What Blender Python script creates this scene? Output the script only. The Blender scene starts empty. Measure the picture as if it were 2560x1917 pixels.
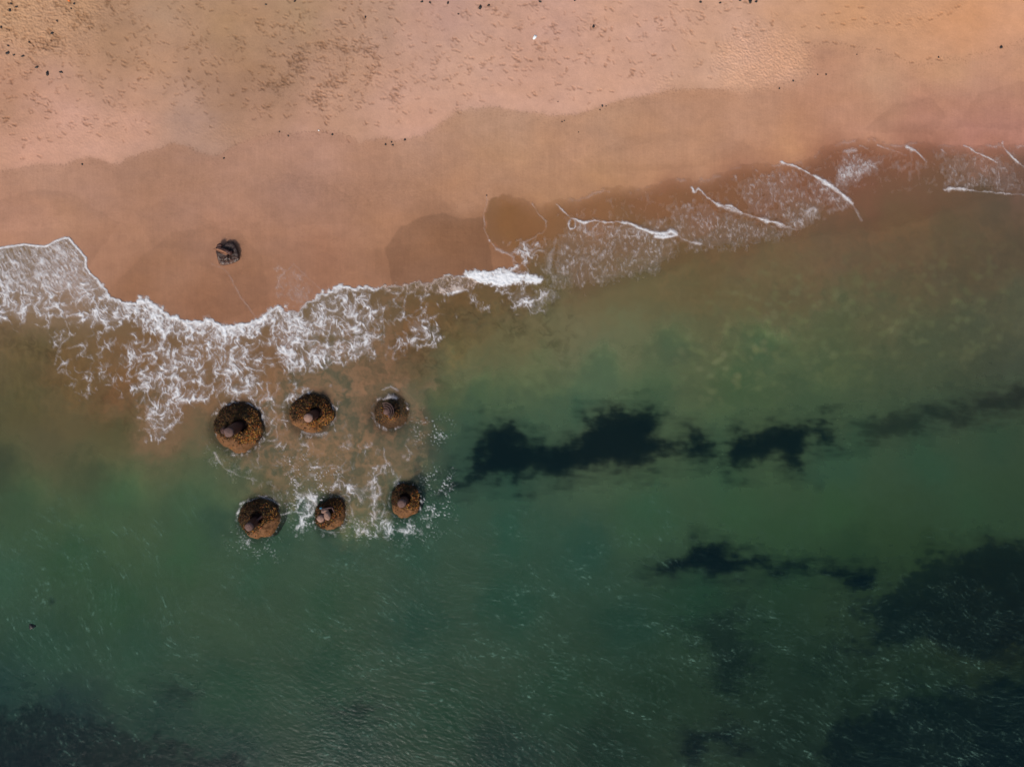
import bpy, math, random
import numpy as np
from mathutils import Vector, Matrix

# ------------------------------------------------------------------ camera, sky, sun, exposure
scene = bpy.context.scene
H = 51.2            # flying height of the camera in metres
PX = 0.03           # metres on the ground per survey unit (2560 units across the view)
cam_d = bpy.data.cameras.new('camera')
cam_d.lens = 24.0; cam_d.sensor_width = 36.0; cam_d.clip_start = 0.5; cam_d.clip_end = 20000
cam = bpy.data.objects.new('camera', cam_d)
cam.location = (0, 0, H); cam.rotation_euler = (0, 0, 0)
scene.collection.objects.link(cam); scene.camera = cam

SUN_AZ = math.radians(200)      # clockwise from +Y: the sun stands beyond the sea, a little to the left
SUN_EL = math.radians(44)
world = bpy.data.worlds.new('World'); scene.world = world; world.use_nodes = True
wn = world.node_tree.nodes; wl = world.node_tree.links
sky = wn.new('ShaderNodeTexSky'); sky.sky_type = 'NISHITA'; sky.sun_disc = False
sky.sun_elevation = SUN_EL; sky.sun_rotation = SUN_AZ
sky.air_density = 1.0; sky.dust_density = 3.0
bg = wn.get('Background') or wn.new('ShaderNodeBackground')
wl.new(sky.outputs[0], bg.inputs[0]); bg.inputs[1].default_value = 0.09
sun_d = bpy.data.lights.new('sun', 'SUN'); sun_d.energy = 2.0; sun_d.angle = math.radians(9)
sun_d.color = (1.0, 0.94, 0.84)
sun = bpy.data.objects.new('sun', sun_d); scene.collection.objects.link(sun)
sdir = Vector((math.sin(SUN_AZ)*math.cos(SUN_EL), math.cos(SUN_AZ)*math.cos(SUN_EL), math.sin(SUN_EL)))
sun.rotation_euler = sdir.to_track_quat('Z', 'Y').to_euler()
sun.location = (0, 0, 80)
scene.view_settings.view_transform = 'Standard'; scene.view_settings.look = 'None'
scene.view_settings.exposure = 0.55; scene.view_settings.gamma = 1.0
scene.render.engine = 'CYCLES'
scene.cycles.transparent_max_bounces = 12

# ------------------------------------------------------------------ noise and survey tools
f32 = np.float32
V = 2560.0/2211.0
def perlin(x, y, seed=0):
    rs = np.random.RandomState(seed*7919+13)
    perm = rs.permutation(512).astype(np.int32)
    ang = rs.rand(512).astype(f32)*6.2831853
    gx, gy = np.cos(ang), np.sin(ang)
    xi = np.floor(x).astype(np.int32); yi = np.floor(y).astype(np.int32)
    xf = (x-xi).astype(f32); yf = (y-yi).astype(f32)
    u = xf*xf*xf*(xf*(xf*6-15)+10); v = yf*yf*yf*(yf*(yf*6-15)+10)
    def g(ix, iy, dx, dy):
        h = perm[(perm[ix & 511]+iy) & 511]
        return gx[h]*dx+gy[h]*dy
    a = g(xi, yi, xf, yf); b = g(xi+1, yi, xf-1, yf)
    c = g(xi, yi+1, xf, yf-1); d = g(xi+1, yi+1, xf-1, yf-1)
    return ((a+(b-a)*u)*(1-v)+(c+(d-c)*u)*v)*1.5
def fbm(x, y, o=4, seed=0, gain=.5):
    r = 0; a = 1.0; n = 0
    for k in range(o):
        r = r+a*perlin(x*2**k+k*17.3, y*2**k-k*9.1, seed+k); n += a; a *= gain
    return (r/n*1.3).astype(f32)
def voro(x, y, seed=0):
    """distance F1 and F2-F1 of jittered cells"""
    rs = np.random.RandomState(seed*31+5)
    perm = rs.permutation(512).astype(np.int32); rx = rs.rand(512).astype(f32); ry = rs.rand(512).astype(f32)
    xi = np.floor(x).astype(np.int32); yi = np.floor(y).astype(np.int32)
    f1 = np.full(x.shape, 9., f32); f2 = f1.copy()
    for i in (-1, 0, 1):
        for j in (-1, 0, 1):
            h = perm[(perm[(xi+i) & 511]+yi+j) & 511]
            d = np.hypot(xi+i+rx[h]-x, yi+j+ry[h]-y).astype(f32)
            f2 = np.minimum(f2, np.maximum(f1, d)); f1 = np.minimum(f1, d)
    return f1, f2-f1
def ss(a, b, x):
    t = np.clip((x-a)/(b-a), 0, 1); return t*t*(3-2*t)
def lin(c):
    c = np.asarray(c, f32)/255.0
    return np.where(c <= .04045, c/12.92, ((c+.055)/1.055)**2.4).astype(f32)
def box1(a, r, axis):
    a = np.moveaxis(a, axis, 0)
    p = np.pad(a, [(r+1, r)]+[(0, 0)]*(a.ndim-1), mode='edge')
    c = np.cumsum(p, 0, dtype=np.float64)
    return np.moveaxis(((c[2*r+1:]-c[:-2*r-1])/(2*r+1)).astype(f32), 0, axis)
def blur(a, r, n=3):
    if r < 1: return a
    for _ in range(n): a = box1(box1(a, r, 0), r, 1)
    return a

# coarse survey raster: 8 units per cell
LS = 8.0; LX0, LY0, LX1, LY1 = -900., -900., 3500., 2900.
lx = np.arange(LX0, LX1+1, LS, dtype=f32); ly = np.arange(LY0, LY1+1, LS, dtype=f32)
LXX, LYY = np.meshgrid(lx, ly)
def sdf(poly, closed=True):
    """signed distance (inside positive) or plain distance to an open line"""
    p = np.array(poly, f32); q = np.roll(p, -1, 0)
    if not closed: p, q = p[:-1], q[:-1]
    best = np.full(LXX.shape, 1e9, f32); ins = np.zeros(LXX.shape, bool)
    for (x1, y1), (x2, y2) in zip(p, q):
        dx, dy = x2-x1, y2-y1; L = dx*dx+dy*dy+1e-6
        t = np.clip(((LXX-x1)*dx+(LYY-y1)*dy)/L, 0, 1)
        best = np.minimum(best, np.hypot(LXX-x1-t*dx, LYY-y1-t*dy))
        if closed and y1 != y2:
            c = ((y1 > LYY) != (y2 > LYY)) & (LXX < (x2-x1)*(LYY-y1)/(y2-y1)+x1)
            ins ^= c
    return np.where(ins, best, -best) if closed else best
def samp(a, x, y):
    """bilinear look-up of a coarse raster"""
    u = np.clip((x-LX0)/LS, 0, len(lx)-1.001); v = np.clip((y-LY0)/LS, 0, len(ly)-1.001)
    i = u.astype(np.int32); j = v.astype(np.int32); fu = (u-i).astype(f32); fv = (v-j).astype(f32)
    if a.ndim == 3: fu = fu[..., None]; fv = fv[..., None]
    return (a[j, i]*(1-fu)+a[j, i+1]*fu)*(1-fv)+(a[j+1, i]*(1-fu)+a[j+1, i+1]*fu)*fv
def scatter(pts, power=3.0, soft=14.0, bl=2):
    """smooth interpolation of surveyed points [(x, y, values...)]"""
    pts = np.array(pts, f32); val = pts[:, 2:]
    num = np.zeros(LXX.shape+(val.shape[1],), f32); den = np.zeros(LXX.shape, f32)
    for k in range(len(pts)):
        w = 1.0/(np.hypot(LXX-pts[k, 0], LYY-pts[k, 1])+soft)**power
        num += w[..., None]*val[k]; den += w
    return blur(num/den[..., None], bl)

# ------------------------------------------------------------------ survey of the beach (units: 2560 across)
FRONT = [(-900,640),(-400,640),(0,618),(28,613),(62,608),(90,613),(114,614),(138,601),(155,594),(174,593),(188,610),(198,622),(217,644),(217,667),(234,689),(255,708),(268,722),(270,736),(286,746),(306,754),(337,754),(348,744),(372,744),(382,758),(403,768),(423,785),(444,789),(458,799),(482,803),(503,803),(513,796),(534,797),(551,808),(568,813),(599,808),(626,803),(647,794),(659,790),(664,778),(682,767),(699,765),(712,774),(737,783),(759,763),(781,748),(803,734),(824,721),(853,714),(882,718),(911,716),(936,720),(962,716),(991,711),(1016,709),(1038,703),(1067,709),(1095,700),(1117,685),(1142,691),(1164,678),(1193,678),(1215,680),(1244,672),(1273,676)]
THIN = [(1290,668),(1270,640),(1239,621),(1225,600),(1212,575),(1210,538),(1218,500),(1245,484),(1280,482),(1310,492),(1338,508),(1352,512),(1370,500),(1400,492),(1440,492),(1500,470),(1550,462),(1610,463),(1690,441),(1740,446),(1800,430),(1850,407),(1920,405),(1985,402),(2030,385),(2065,356),(2130,344),(2180,338),(2215,354),(2250,358),(2285,348),(2330,354),(2390,358),(2480,356),(2560,358),(2900,330),(3500,250)]
WATER = FRONT+THIN+[(3500,2900),(-900,2900)]
DRY = [(-900,440),(-300,430),(0,425),(43,422),(70,413),(96,409),(130,412),(165,411),(188,401),(214,393),(241,396),(267,406),(293,412),(316,397),(348,385),(391,372),(429,358),(470,366),(500,380),(536,390),(565,377),(594,359),(638,342),(660,338),(692,330),(718,339),(741,330),(779,330),(802,328),(837,328),(869,338),(886,346),(901,358),(918,352),(939,346),(965,341),(988,352),(1014,348),(1037,339),(1060,338),(1086,319),(1115,296),(1144,278),(1176,270),(1220,267),(1257,270),(1280,278),(1338,283),(1396,289),(1436,286),(1506,266),(1558,249),(1604,240),(1685,223),(1772,223),(1830,223),(1870,231),(1888,223),(2000,203),(2024,180),(2020,130),(2032,112),(2090,106),(2148,116),(2200,128),(2264,152),(2310,165),(2360,145),(2411,150),(2431,133),(2466,130),(2507,119),(2553,101),(2900,20),(3500,-80),(3500,-900),(-900,-900)]
def vp(s): return [(float(a)*V, float(b)*V)+tuple(float(c) for c in r) for a, b, *r in (t.split(',') for t in s.split())]
SAND_DRY = vp("""20,30,196,154,118 100,60,192,150,118 160,20,190,148,112 250,40,172,134,104 350,30,178,144,116 480,60,172,136,102 560,100,178,140,108 640,30,176,142,110 800,40,186,148,124 960,20,190,150,134 1000,100,200,158,136
1200,60,200,156,136 1400,60,204,160,138 1600,80,204,160,134 1750,60,200,153,120 1900,30,198,148,112 2100,40,206,150,110 2200,60,214,158,120 2200,100,206,152,118 30,180,186,140,114 30,240,178,134,106 100,220,200,154,132 150,260,208,160,138
300,200,192,148,122 60,320,206,156,132 200,320,206,158,134 300,280,204,156,132 400,230,184,148,128 420,290,178,142,122 340,130,188,146,116 280,110,176,136,106 480,200,166,128,102 540,200,158,120,94 500,240,166,128,102 580,210,162,124,98 540,150,166,128,100 620,200,168,130,104 450,160,172,134,108 520,110,168,130,98 590,170,162,124,96 250,90,168,130,100 240,60,170,132,102 400,260,174,140,122 600,230,172,132,106 600,170,176,138,110 700,200,198,154,128 850,230,206,160,136
560,260,188,144,118 650,270,196,150,126 1000,150,206,162,138 1150,160,200,154,130 1300,130,206,160,136 1400,200,208,162,138 1100,215,208,162,138 1250,220,208,162,138 1550,130,206,162,134 1680,150,204,158,130 1800,100,202,154,118 900,280,206,158,134 1480,190,200,156,128 1850,30,204,152,112
-300,100,196,152,120 -300,350,200,154,130 2500,0,214,154,112 1100,-300,196,152,128""")
SAND_WET = vp("""1030,250,178,138,112 1100,260,180,140,114 100,380,180,136,112 200,420,172,128,104 300,360,164,122,98 420,340,166,124,100 560,340,176,132,108 480,420,172,128,104 700,340,180,136,114 650,420,168,126,106 900,330,184,140,114 860,420,172,128,102 1100,320,184,140,108 1000,420,184,136,104
1250,330,184,138,108 1300,380,184,138,102 1500,330,188,140,108 1450,290,180,136,108 1600,250,186,140,112 1700,320,194,142,106 1800,250,186,136,108 1900,180,190,146,116 2050,150,192,146,112 2100,180,192,144,116 2211,130,194,144,112 1850,280,188,136,108 2000,250,184,130,106 2100,230,178,126,104 2180,290,178,124,106 2100,290,182,126,108 1300,270,182,140,112
50,470,178,130,104 150,480,176,130,102 300,500,168,122,94 200,540,172,124,96 350,580,160,114,86 300,620,150,104,74 450,660,144,98,70 560,560,158,112,84 700,530,158,110,84 700,590,150,104,78 850,570,144,100,72 950,500,142,98,68 1000,560,142,98,68 850,460,172,124,94 700,480,170,124,98 800,500,162,116,86
1100,480,142,97,65 1150,520,140,94,62 1040,520,150,104,72 1300,450,148,100,70 1450,420,150,100,72 1600,400,148,98,72 1700,400,140,92,68 1800,330,150,98,74 2000,330,142,92,72 2150,330,148,100,82 480,480,170,122,96 400,440,168,124,100 550,640,146,100,72 1200,440,178,132,96 1400,370,186,138,104
-300,500,176,130,104 2500,200,186,136,110 2500,330,150,100,80""")
SEA = vp("""0,700,118,92,68 60,760,96,82,56 60,860,92,82,56 0,900,84,78,56 150,900,98,84,60 100,960,88,80,60 250,930,86,80,56 0,1010,62,67,52 200,1020,70,75,56 350,1010,80,84,62 450,1000,82,88,68 30,1080,66,84,62 250,1080,68,92,66 400,1100,66,87,65 150,1200,57,81,59 400,1200,60,85,61
0,1250,62,87,70 250,1300,53,79,57 550,1250,56,81,63 100,1400,47,73,60 300,1400,49,75,61 0,1500,34,60,59 150,1550,22,44,50 50,1640,8,34,45 350,1560,26,52,48 500,1500,37,66,51 500,1620,20,48,46 700,1300,49,75,57 700,1450,37,65,51 750,1600,26,53,47 900,1200,46,75,63 900,1350,37,67,57 950,1550,33,61,47
1100,1150,43,75,63 1100,1300,39,71,59 1250,1200,43,73,63 1200,1500,35,61,47 1100,1630,18,43,40 1400,1100,55,81,61 1350,1350,35,63,53 1500,1300,35,63,49 1600,1100,56,79,56 1800,1100,54,77,53 1800,1000,52,77,61 2000,1000,50,75,58 2100,1100,52,73,53 1400,1500,33,54,41 1300,1630,23,45,37 1700,1250,38,61,45
1700,1150,52,73,51 1650,1350,34,55,43 1600,1450,30,49,38 1750,1450,30,49,40 2050,1350,38,46,34 2150,1250,40,48,34 2200,1500,18,34,29 2000,1500,26,44,35 1900,1600,25,40,34 2150,1630,12,28,28 1700,1600,24,41,34 2000,1200,46,62,42 1900,1150,52,70,48
1000,780,112,106,76 1100,720,110,100,72 1200,680,104,98,74 1250,720,114,108,83 1350,700,104,106,80 1150,790,98,103,75 1050,850,75,93,69 950,850,80,88,64 1300,800,78,99,77 1250,880,61,89,71 1000,900,57,83,67 1400,870,66,89,67 1450,750,76,95,73 1500,700,92,93,69 1400,640,102,94,68 1600,640,104,93,68
1500,600,104,88,62 1600,560,106,86,64 1700,540,114,90,68 1700,620,105,91,68 1800,560,110,88,70 1900,560,104,84,66 1800,680,84,89,66 1900,650,90,87,66 1650,750,74,97,71 1600,850,69,89,63 1800,800,77,89,65 1750,870,63,81,61 1900,850,65,77,59 2000,750,75,81,63 2100,700,77,81,65 2200,650,85,84,68 2100,600,90,78,62
2200,550,90,76,62 2050,500,98,82,64 2150,450,96,80,66 2200,400,112,84,74 1950,470,114,88,66 1900,420,122,84,66 2000,420,116,84,66 2100,850,60,68,55 2200,800,66,71,60 2000,900,56,71,57 2150,950,50,71,55 2200,1080,52,69,51 1550,950,61,83,63 1700,900,65,81,60 1550,1040,56,80,60 1850,960,54,77,59
300,780,124,90,64 150,800,116,88,60 250,850,122,86,60 450,750,134,102,80 600,760,130,96,74 600,820,130,94,68 700,700,120,96,74 800,680,116,90,68 800,800,130,92,68 720,820,92,90,74 900,700,116,84,58 1000,650,110,82,56 1100,640,110,84,60 1000,740,100,84,58 350,940,132,98,76 900,790,98,82,60 870,760,120,84,60
560,900,118,98,76 600,900,130,96,74 600,980,104,90,72 740,880,82,84,72 790,860,134,98,74 870,860,128,96,78 700,980,128,102,78 650,1020,108,94,72 750,1040,128,98,78 800,1000,94,87,70 860,1000,124,98,78 850,950,100,88,72 600,1060,100,90,68 780,1110,112,100,76 650,1100,60,79,70 920,900,66,83,67
920,1000,68,76,65 930,1050,52,74,64 500,1020,80,84,64 440,1050,74,87,66 720,1160,56,80,68 850,1150,50,76,64 470,1130,50,70,58 600,1170,50,76,62 1350,550,124,88,62 1250,600,120,86,64 1500,480,132,90,66 1650,450,132,88,68 1600,500,122,88,64 1450,540,118,88,60 1750,400,130,86,68 1850,380,128,84,68 400,870,128,94,72 500,830,130,96,74
50,680,140,112,92 150,620,150,120,104 -300,1000,70,74,56 -300,1500,30,54,54 -300,750,110,88,64 2500,700,84,82,66 2500,1200,44,58,42 2500,1600,12,26,26 1000,1900,20,44,42 1110,450,142,97,65 1150,500,142,95,63 1080,500,140,96,64 1130,420,146,100,68 2150,335,148,100,82 1950,325,142,92,72 1850,320,146,94,72 1600,370,146,97,71 1450,405,148,98,70 1300,440,144,98,68 1250,450,142,96,68 1700,370,142,92,68 1400,440,138,92,66 1550,430,136,90,66 1000,950,50,74,62 1050,980,48,74,62 1000,1020,48,74,64 1150,960,56,80,64 1100,1040,44,74,62 960,1100,48,76,64 960,870,64,84,64 965,960,56,78,66 1050,900,60,84,66 1150,900,62,87,68 870,1125,50,74,64 895,1085,52,76,66 760,1185,50,75,62 820,1090,70,80,66 2100,1280,38,42,28 2180,1350,36,38,27 1300,640,110,96,70 1400,600,110,94,68 1500,560,108,88,64 1650,590,110,94,70 1250,670,114,102,76 1200,650,110,96,70 1350,620,110,94,68 1450,620,108,95,69 1950,1350,30,46,36 1850,1500,28,44,34 1850,1200,40,60,42""")
def q(s): return [tuple(float(v) for v in t.split(',')) for t in s.split()]
WEED = [   # (outline, strength, ragged size, label)
 (q("1092,1236 1141,1194 1165,1150 1176,1109 1205,1090 1219,1053 1282,1046 1310,1095 1367,1102 1451,1088 1458,1034 1475,1052 1536,1020 1600,1015 1649,1030 1663,1109 1700,1100 1719,1060 1747,1060 1776,1095 1804,1130 1790,1150 1712,1144 1635,1172 1564,1172 1508,1180 1451,1187 1395,1201 1340,1193 1331,1222 1268,1215 1212,1201 1141,1236"), 1.0, 60),
 (q("1811,1180 1811,1123 1846,1081 1910,1060 1987,1053 2079,1040 2090,1123 2058,1130 2036,1109 2015,1151 2037,1187 1987,1187 1938,1158 1890,1158 1874,1190 1840,1188"), .95, 50),
 (q("2100,1060 2200,1040 2310,1000 2382,1005 2481,968 2600,950 2600,1031 2480,1040 2410,1063 2326,1060 2300,1100 2213,1102 2150,1100"), .5, 60),
 (q("1621,1440 1635,1405 1719,1370 1748,1342 1811,1349 1825,1377 1889,1380 1945,1402 2015,1402 2100,1423 2192,1423 2192,1476 2128,1483 2058,1440 1987,1430 1931,1447 1880,1430 1811,1454 1705,1440"), 1.0, 40),
 (q("2120,1480 2199,1461 2305,1377 2375,1356 2481,1335 2660,1340 2800,1700 2560,1660 2400,1680 2305,1617 2164,1655 2058,1676 2062,1603 2164,1590 2100,1518"), .62, 110),
 (q("1700,1880 1719,1830 1800,1805 1846,1838 1890,1872 1850,1890 1780,1862 1760,1910 1715,1915"), .8, 40),
 (q("1700,1560 1860,1500 1900,1640 1850,1760 1780,1740 1760,1640"), .4, 80),
 (q("2060,1800 2200,1730 2350,1700 2500,1680 2760,1680 2760,2150 2050,2150 2020,1900"), .58, 110),
 (q("-200,1760 60,1740 170,1760 300,1800 450,1850 620,1880 760,1960 700,2150 -200,2150"), .62, 120),
 (q("380,1710 450,1690 480,1740 420,1760"), .4, 40), (q("800,1770 900,1745 990,1770 900,1800 820,1795"), .4, 50),
]
# foam sheets: (outline, density, edge softness)
FOAM = [
 (q("-200,640 60,612 174,600 215,660 268,730 200,760 120,740 60,745 0,745 -200,745"), .54, 16),
 (q("-200,690 40,680 130,660 230,700 300,760 330,800 250,830 150,800 60,810 0,820 -200,815"), .48, 22),
 (q("40,720 100,700 110,790 70,800 30,780"), .52, 14),
 (q("218,690 268,722 286,746 337,754 350,744 382,758 444,789 503,803 551,808 626,803 664,780 650,830 560,870 480,860 400,850 340,820 270,780 210,730"), .60, 14),
 (q("300,745 380,745 440,790 560,812 650,790 700,775 690,810 640,850 560,850 470,840 400,830 340,800"), .72, 10),
 (q("290,850 400,840 560,860 650,870 680,900 660,1010 560,1000 470,1010 440,1060 400,1110 370,1100 340,1000 310,930"), .44, 18),
 (q("390,850 450,840 440,960 420,1080 385,1100 380,960"), .52, 12),
 (q("560,860 640,840 650,900 600,930 560,920"), .5, 14),
 (q("640,800 700,770 745,790 800,742 850,722 940,740 942,800 930,860 935,895 860,908 810,915 770,935 735,965 712,930 690,880 650,860"), .50, 12),
 (q("700,790 760,770 770,830 750,880 740,930 720,900 700,850"), .66, 12),
 (q("850,740 890,750 900,790 940,800 930,820 870,800 840,770"), .60, 10),
 (q("1010,790 1070,810 1105,780 1105,840 1070,870 1030,850"), .46, 14),
 (q("1035,735 1085,735 1080,800 1040,800"), .34, 12), (q("930,730 1110,730 1110,850 1060,880 980,900 920,860"), .22, 20), (q("1110,740 1200,730 1260,760 1160,800"), .20, 20),
 (q("1150,688 1170,680 1244,672 1300,683 1334,682 1363,703 1340,712 1300,706 1250,716 1210,712"), .98, 5),
 (q("800,735 850,716 936,720 1016,709 1067,709 1117,690 1210,684 1210,715 1130,735 1050,738 960,728 850,728"), .50, 8),
 (q("1200,705 1360,712 1400,730 1380,770 1340,790 1300,790 1250,740"), .36, 14),
 (q("1427,550 1500,556 1600,572 1640,585 1700,600 1690,640 1620,690 1500,710 1420,725 1375,712 1390,620"), .34, 12),
 (q("1427,550 1500,552 1600,568 1640,585 1630,610 1560,600 1440,590"), .46, 8),
 (q("1625,600 1670,605 1665,650 1635,690 1615,660"), .42, 10),
 (q("1600,560 1740,500 1800,520 1900,556 1992,577 1950,600 1850,620 1740,625 1640,585"), .33, 12),
 (q("1840,460 1900,430 1980,420 2080,480 2135,515 2080,540 2020,560 1940,556 1860,530"), .32, 12),
 (q("1960,560 2010,520 2060,500 2050,540 2000,575"), .44, 8), (q("2030,440 2090,475 2130,510 2080,510 2040,480"), .44, 6),
 (q("2090,420 2110,385 2150,390 2210,392 2190,430 2150,450 2110,490 2080,460"), .44, 10),
 (q("2200,395 2330,405 2350,440 2240,440"), .26, 14), (q("2340,385 2440,385 2540,400 2560,470 2440,478 2360,470"), .30, 14),
 (q("1400,500 1550,470 1740,450 1850,410 2050,370 2200,352 2560,350 2620,470 2300,480 2160,500 2000,575 1760,625 1600,690 1420,730 1360,700"), .13, 26), (q("1262,600 1400,590 1380,700 1290,670"), .28, 16), (q("690,660 760,680 790,750 740,775 690,740"), .27, 14),
 (q("120,800 350,830 360,1000 200,1000 130,960"), .21, 20),
 (q("640,930 700,960 700,1080 740,1120 690,1120 640,1060"), .34, 12),
 (q("690,950 860,960 880,1080 1000,1100 1060,980 1060,1120 1020,1300 1100,1220 1130,1180 1130,1300 1060,1330 900,1340 740,1320 600,1200 540,1150 540,1090 640,1100 720,1130 740,1060"), .145, 20),
 (q("735,1230 790,1210 800,1260 760,1330 730,1350 745,1290"), .46, 8), (q("920,1170 950,1160 945,1300 915,1320"), .36, 8), (q("825,960 850,1000 840,1090 820,1060"), .32, 8),
 (q("820,1210 900,1190 900,1250 840,1250"), .30, 10), (q("700,990 745,960 750,1000 720,1020 720,1130 700,1130"), .34, 8),
 (q("880,1300 960,1290 1060,1310 1050,1345 950,1350 880,1330"), .30, 10),
]
# foam lines: (points, width, strength)
LINES = [
 (q("1390,510 1427,546"), 3, .6), (q("1427,548 1420,560 1426,574 1435,570 1437,552"), 3.5, .9), (q("1427,546 1460,556 1494,552 1516,555 1544,555 1572,558 1592,566 1612,575 1634,583 1700,592"), 4.5, .95),
 (q("1640,583 1656,582 1679,579 1696,590 1640,592"), 7, .95), (q("1704,598 1729,605 1755,611"), 4, .6),
 (q("1731,470 1735,482 1747,472 1770,495 1797,514 1828,516 1855,532 1887,542 1918,553 1949,559 1976,569 1992,575"), 4, .85), (q("1797,514 1855,532 1918,553"), 6, .6), (q("1949,562 1990,576"), 7, .6),
 (q("1955,405 1968,411 1980,411 1999,421 2030,437 2058,452 2089,472 2116,495 2132,510"), 4.5, .95), (q("2058,455 2089,474 2120,500"), 7, .8), (q("2132,510 2147,538 2155,553"), 3, .25),
 (q("2194,363 2221,372 2264,388"), 3.5, .5), (q("2270,367 2291,378 2318,407"), 3, .7), (q("2268,368 2282,374"), 5, .7), (q("2353,374 2365,384"), 4, .6), (q("2408,363 2423,369 2439,382 2474,396 2493,407"), 3.2, .75), (q("2507,355 2511,369 2520,382 2542,404 2570,425"), 3, .75),
 (q("2357,474 2392,474 2470,481 2528,485 2620,492"), 2.6, .55), (q("2372,473 2392,470 2412,474"), 6, .9),
 (q("1216,490 1210,538 1212,575 1225,600 1239,621 1258,632 1278,639 1303,673"), 2.4, .42), (q("1239,621 1278,639"), 4, .35), (q("1278,636 1315,611 1323,600 1348,586 1365,575 1368,555 1348,538 1331,510"), 2.6, .3),
 (q("1280,640 1290,670 1300,685"), 6, .3), (q("1390,600 1375,650 1368,700"), 7, .26), (q("1838,440 1846,460"), 3, .5), (q("1890,425 1897,432"), 5, .4),
 (q("530,660 560,672 575,690 600,740 640,795"), 2.2, .13), (q("690,720 700,690 735,660 765,690 800,722"), 2.2, .2),
 (q("2100,390 2110,380 2140,376"), 7, .4), (q("2150,365 2168,372"), 5, .35),
 (q("668,960 672,1000 660,1040 676,1070 668,1085"), 3, .5), (q("535,1130 560,1170 600,1190 640,1200"), 3, .35), (q("650,1110 645,1160"), 3, .3), (q("960,1120 965,1160 940,1190 950,1230 935,1270 930,1300"), 3.5, .45),
 (q("620,1255 650,1240 680,1250 700,1262"), 3.5, .4), (q("700,1285 730,1278 760,1280"), 3, .5), (q("845,1235 870,1250 885,1290"), 3, .35), (q("540,1052 545,1090 560,1110"), 3, .4), (q("590,1015 620,1008 645,1025 655,1055"), 3, .6), (q("958,1000 975,992 990,996"), 5, .6), (q("957,975 975,965 990,972"), 4, .45),
 (q("800,1322 830,1332 850,1330"), 3, .3), (q("1000,1268 1020,1262 1030,1270"), 3, .4), (q("608,1125 625,1130"), 4, .5), (q("760,1080 790,1085 815,1082"), 5, .35), (q("620,1350 620,1362"), 5, .4)]
MOUNDS = [(594,1070,60,58), (776,1036,52,48), (976,1030,40,38), (644,1297,46,50), (822,1288,38,46), (1012,1254,36,42)]
STREAM = vp("""0,640,60 60,640,70 120,560,50 180,600,40 220,640,35 60,720,80 150,700,75 250,700,60 300,760,100 400,700,95 350,900,92 450,800,92 550,760,80 650,720,60 700,800,70 800,700,120 800,800,70 900,700,75 600,850,80 1000,560,85
1100,560,100 1250,560,110 1300,520,98 1400,560,95 1500,450,100 1600,480,92 1650,420,100 1750,430,85 1800,430,70 1900,380,80 2000,350,95 2150,400,90 680,1000,110 780,1000,95 850,1080,80 1500,560,80 950,700,80""")

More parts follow.
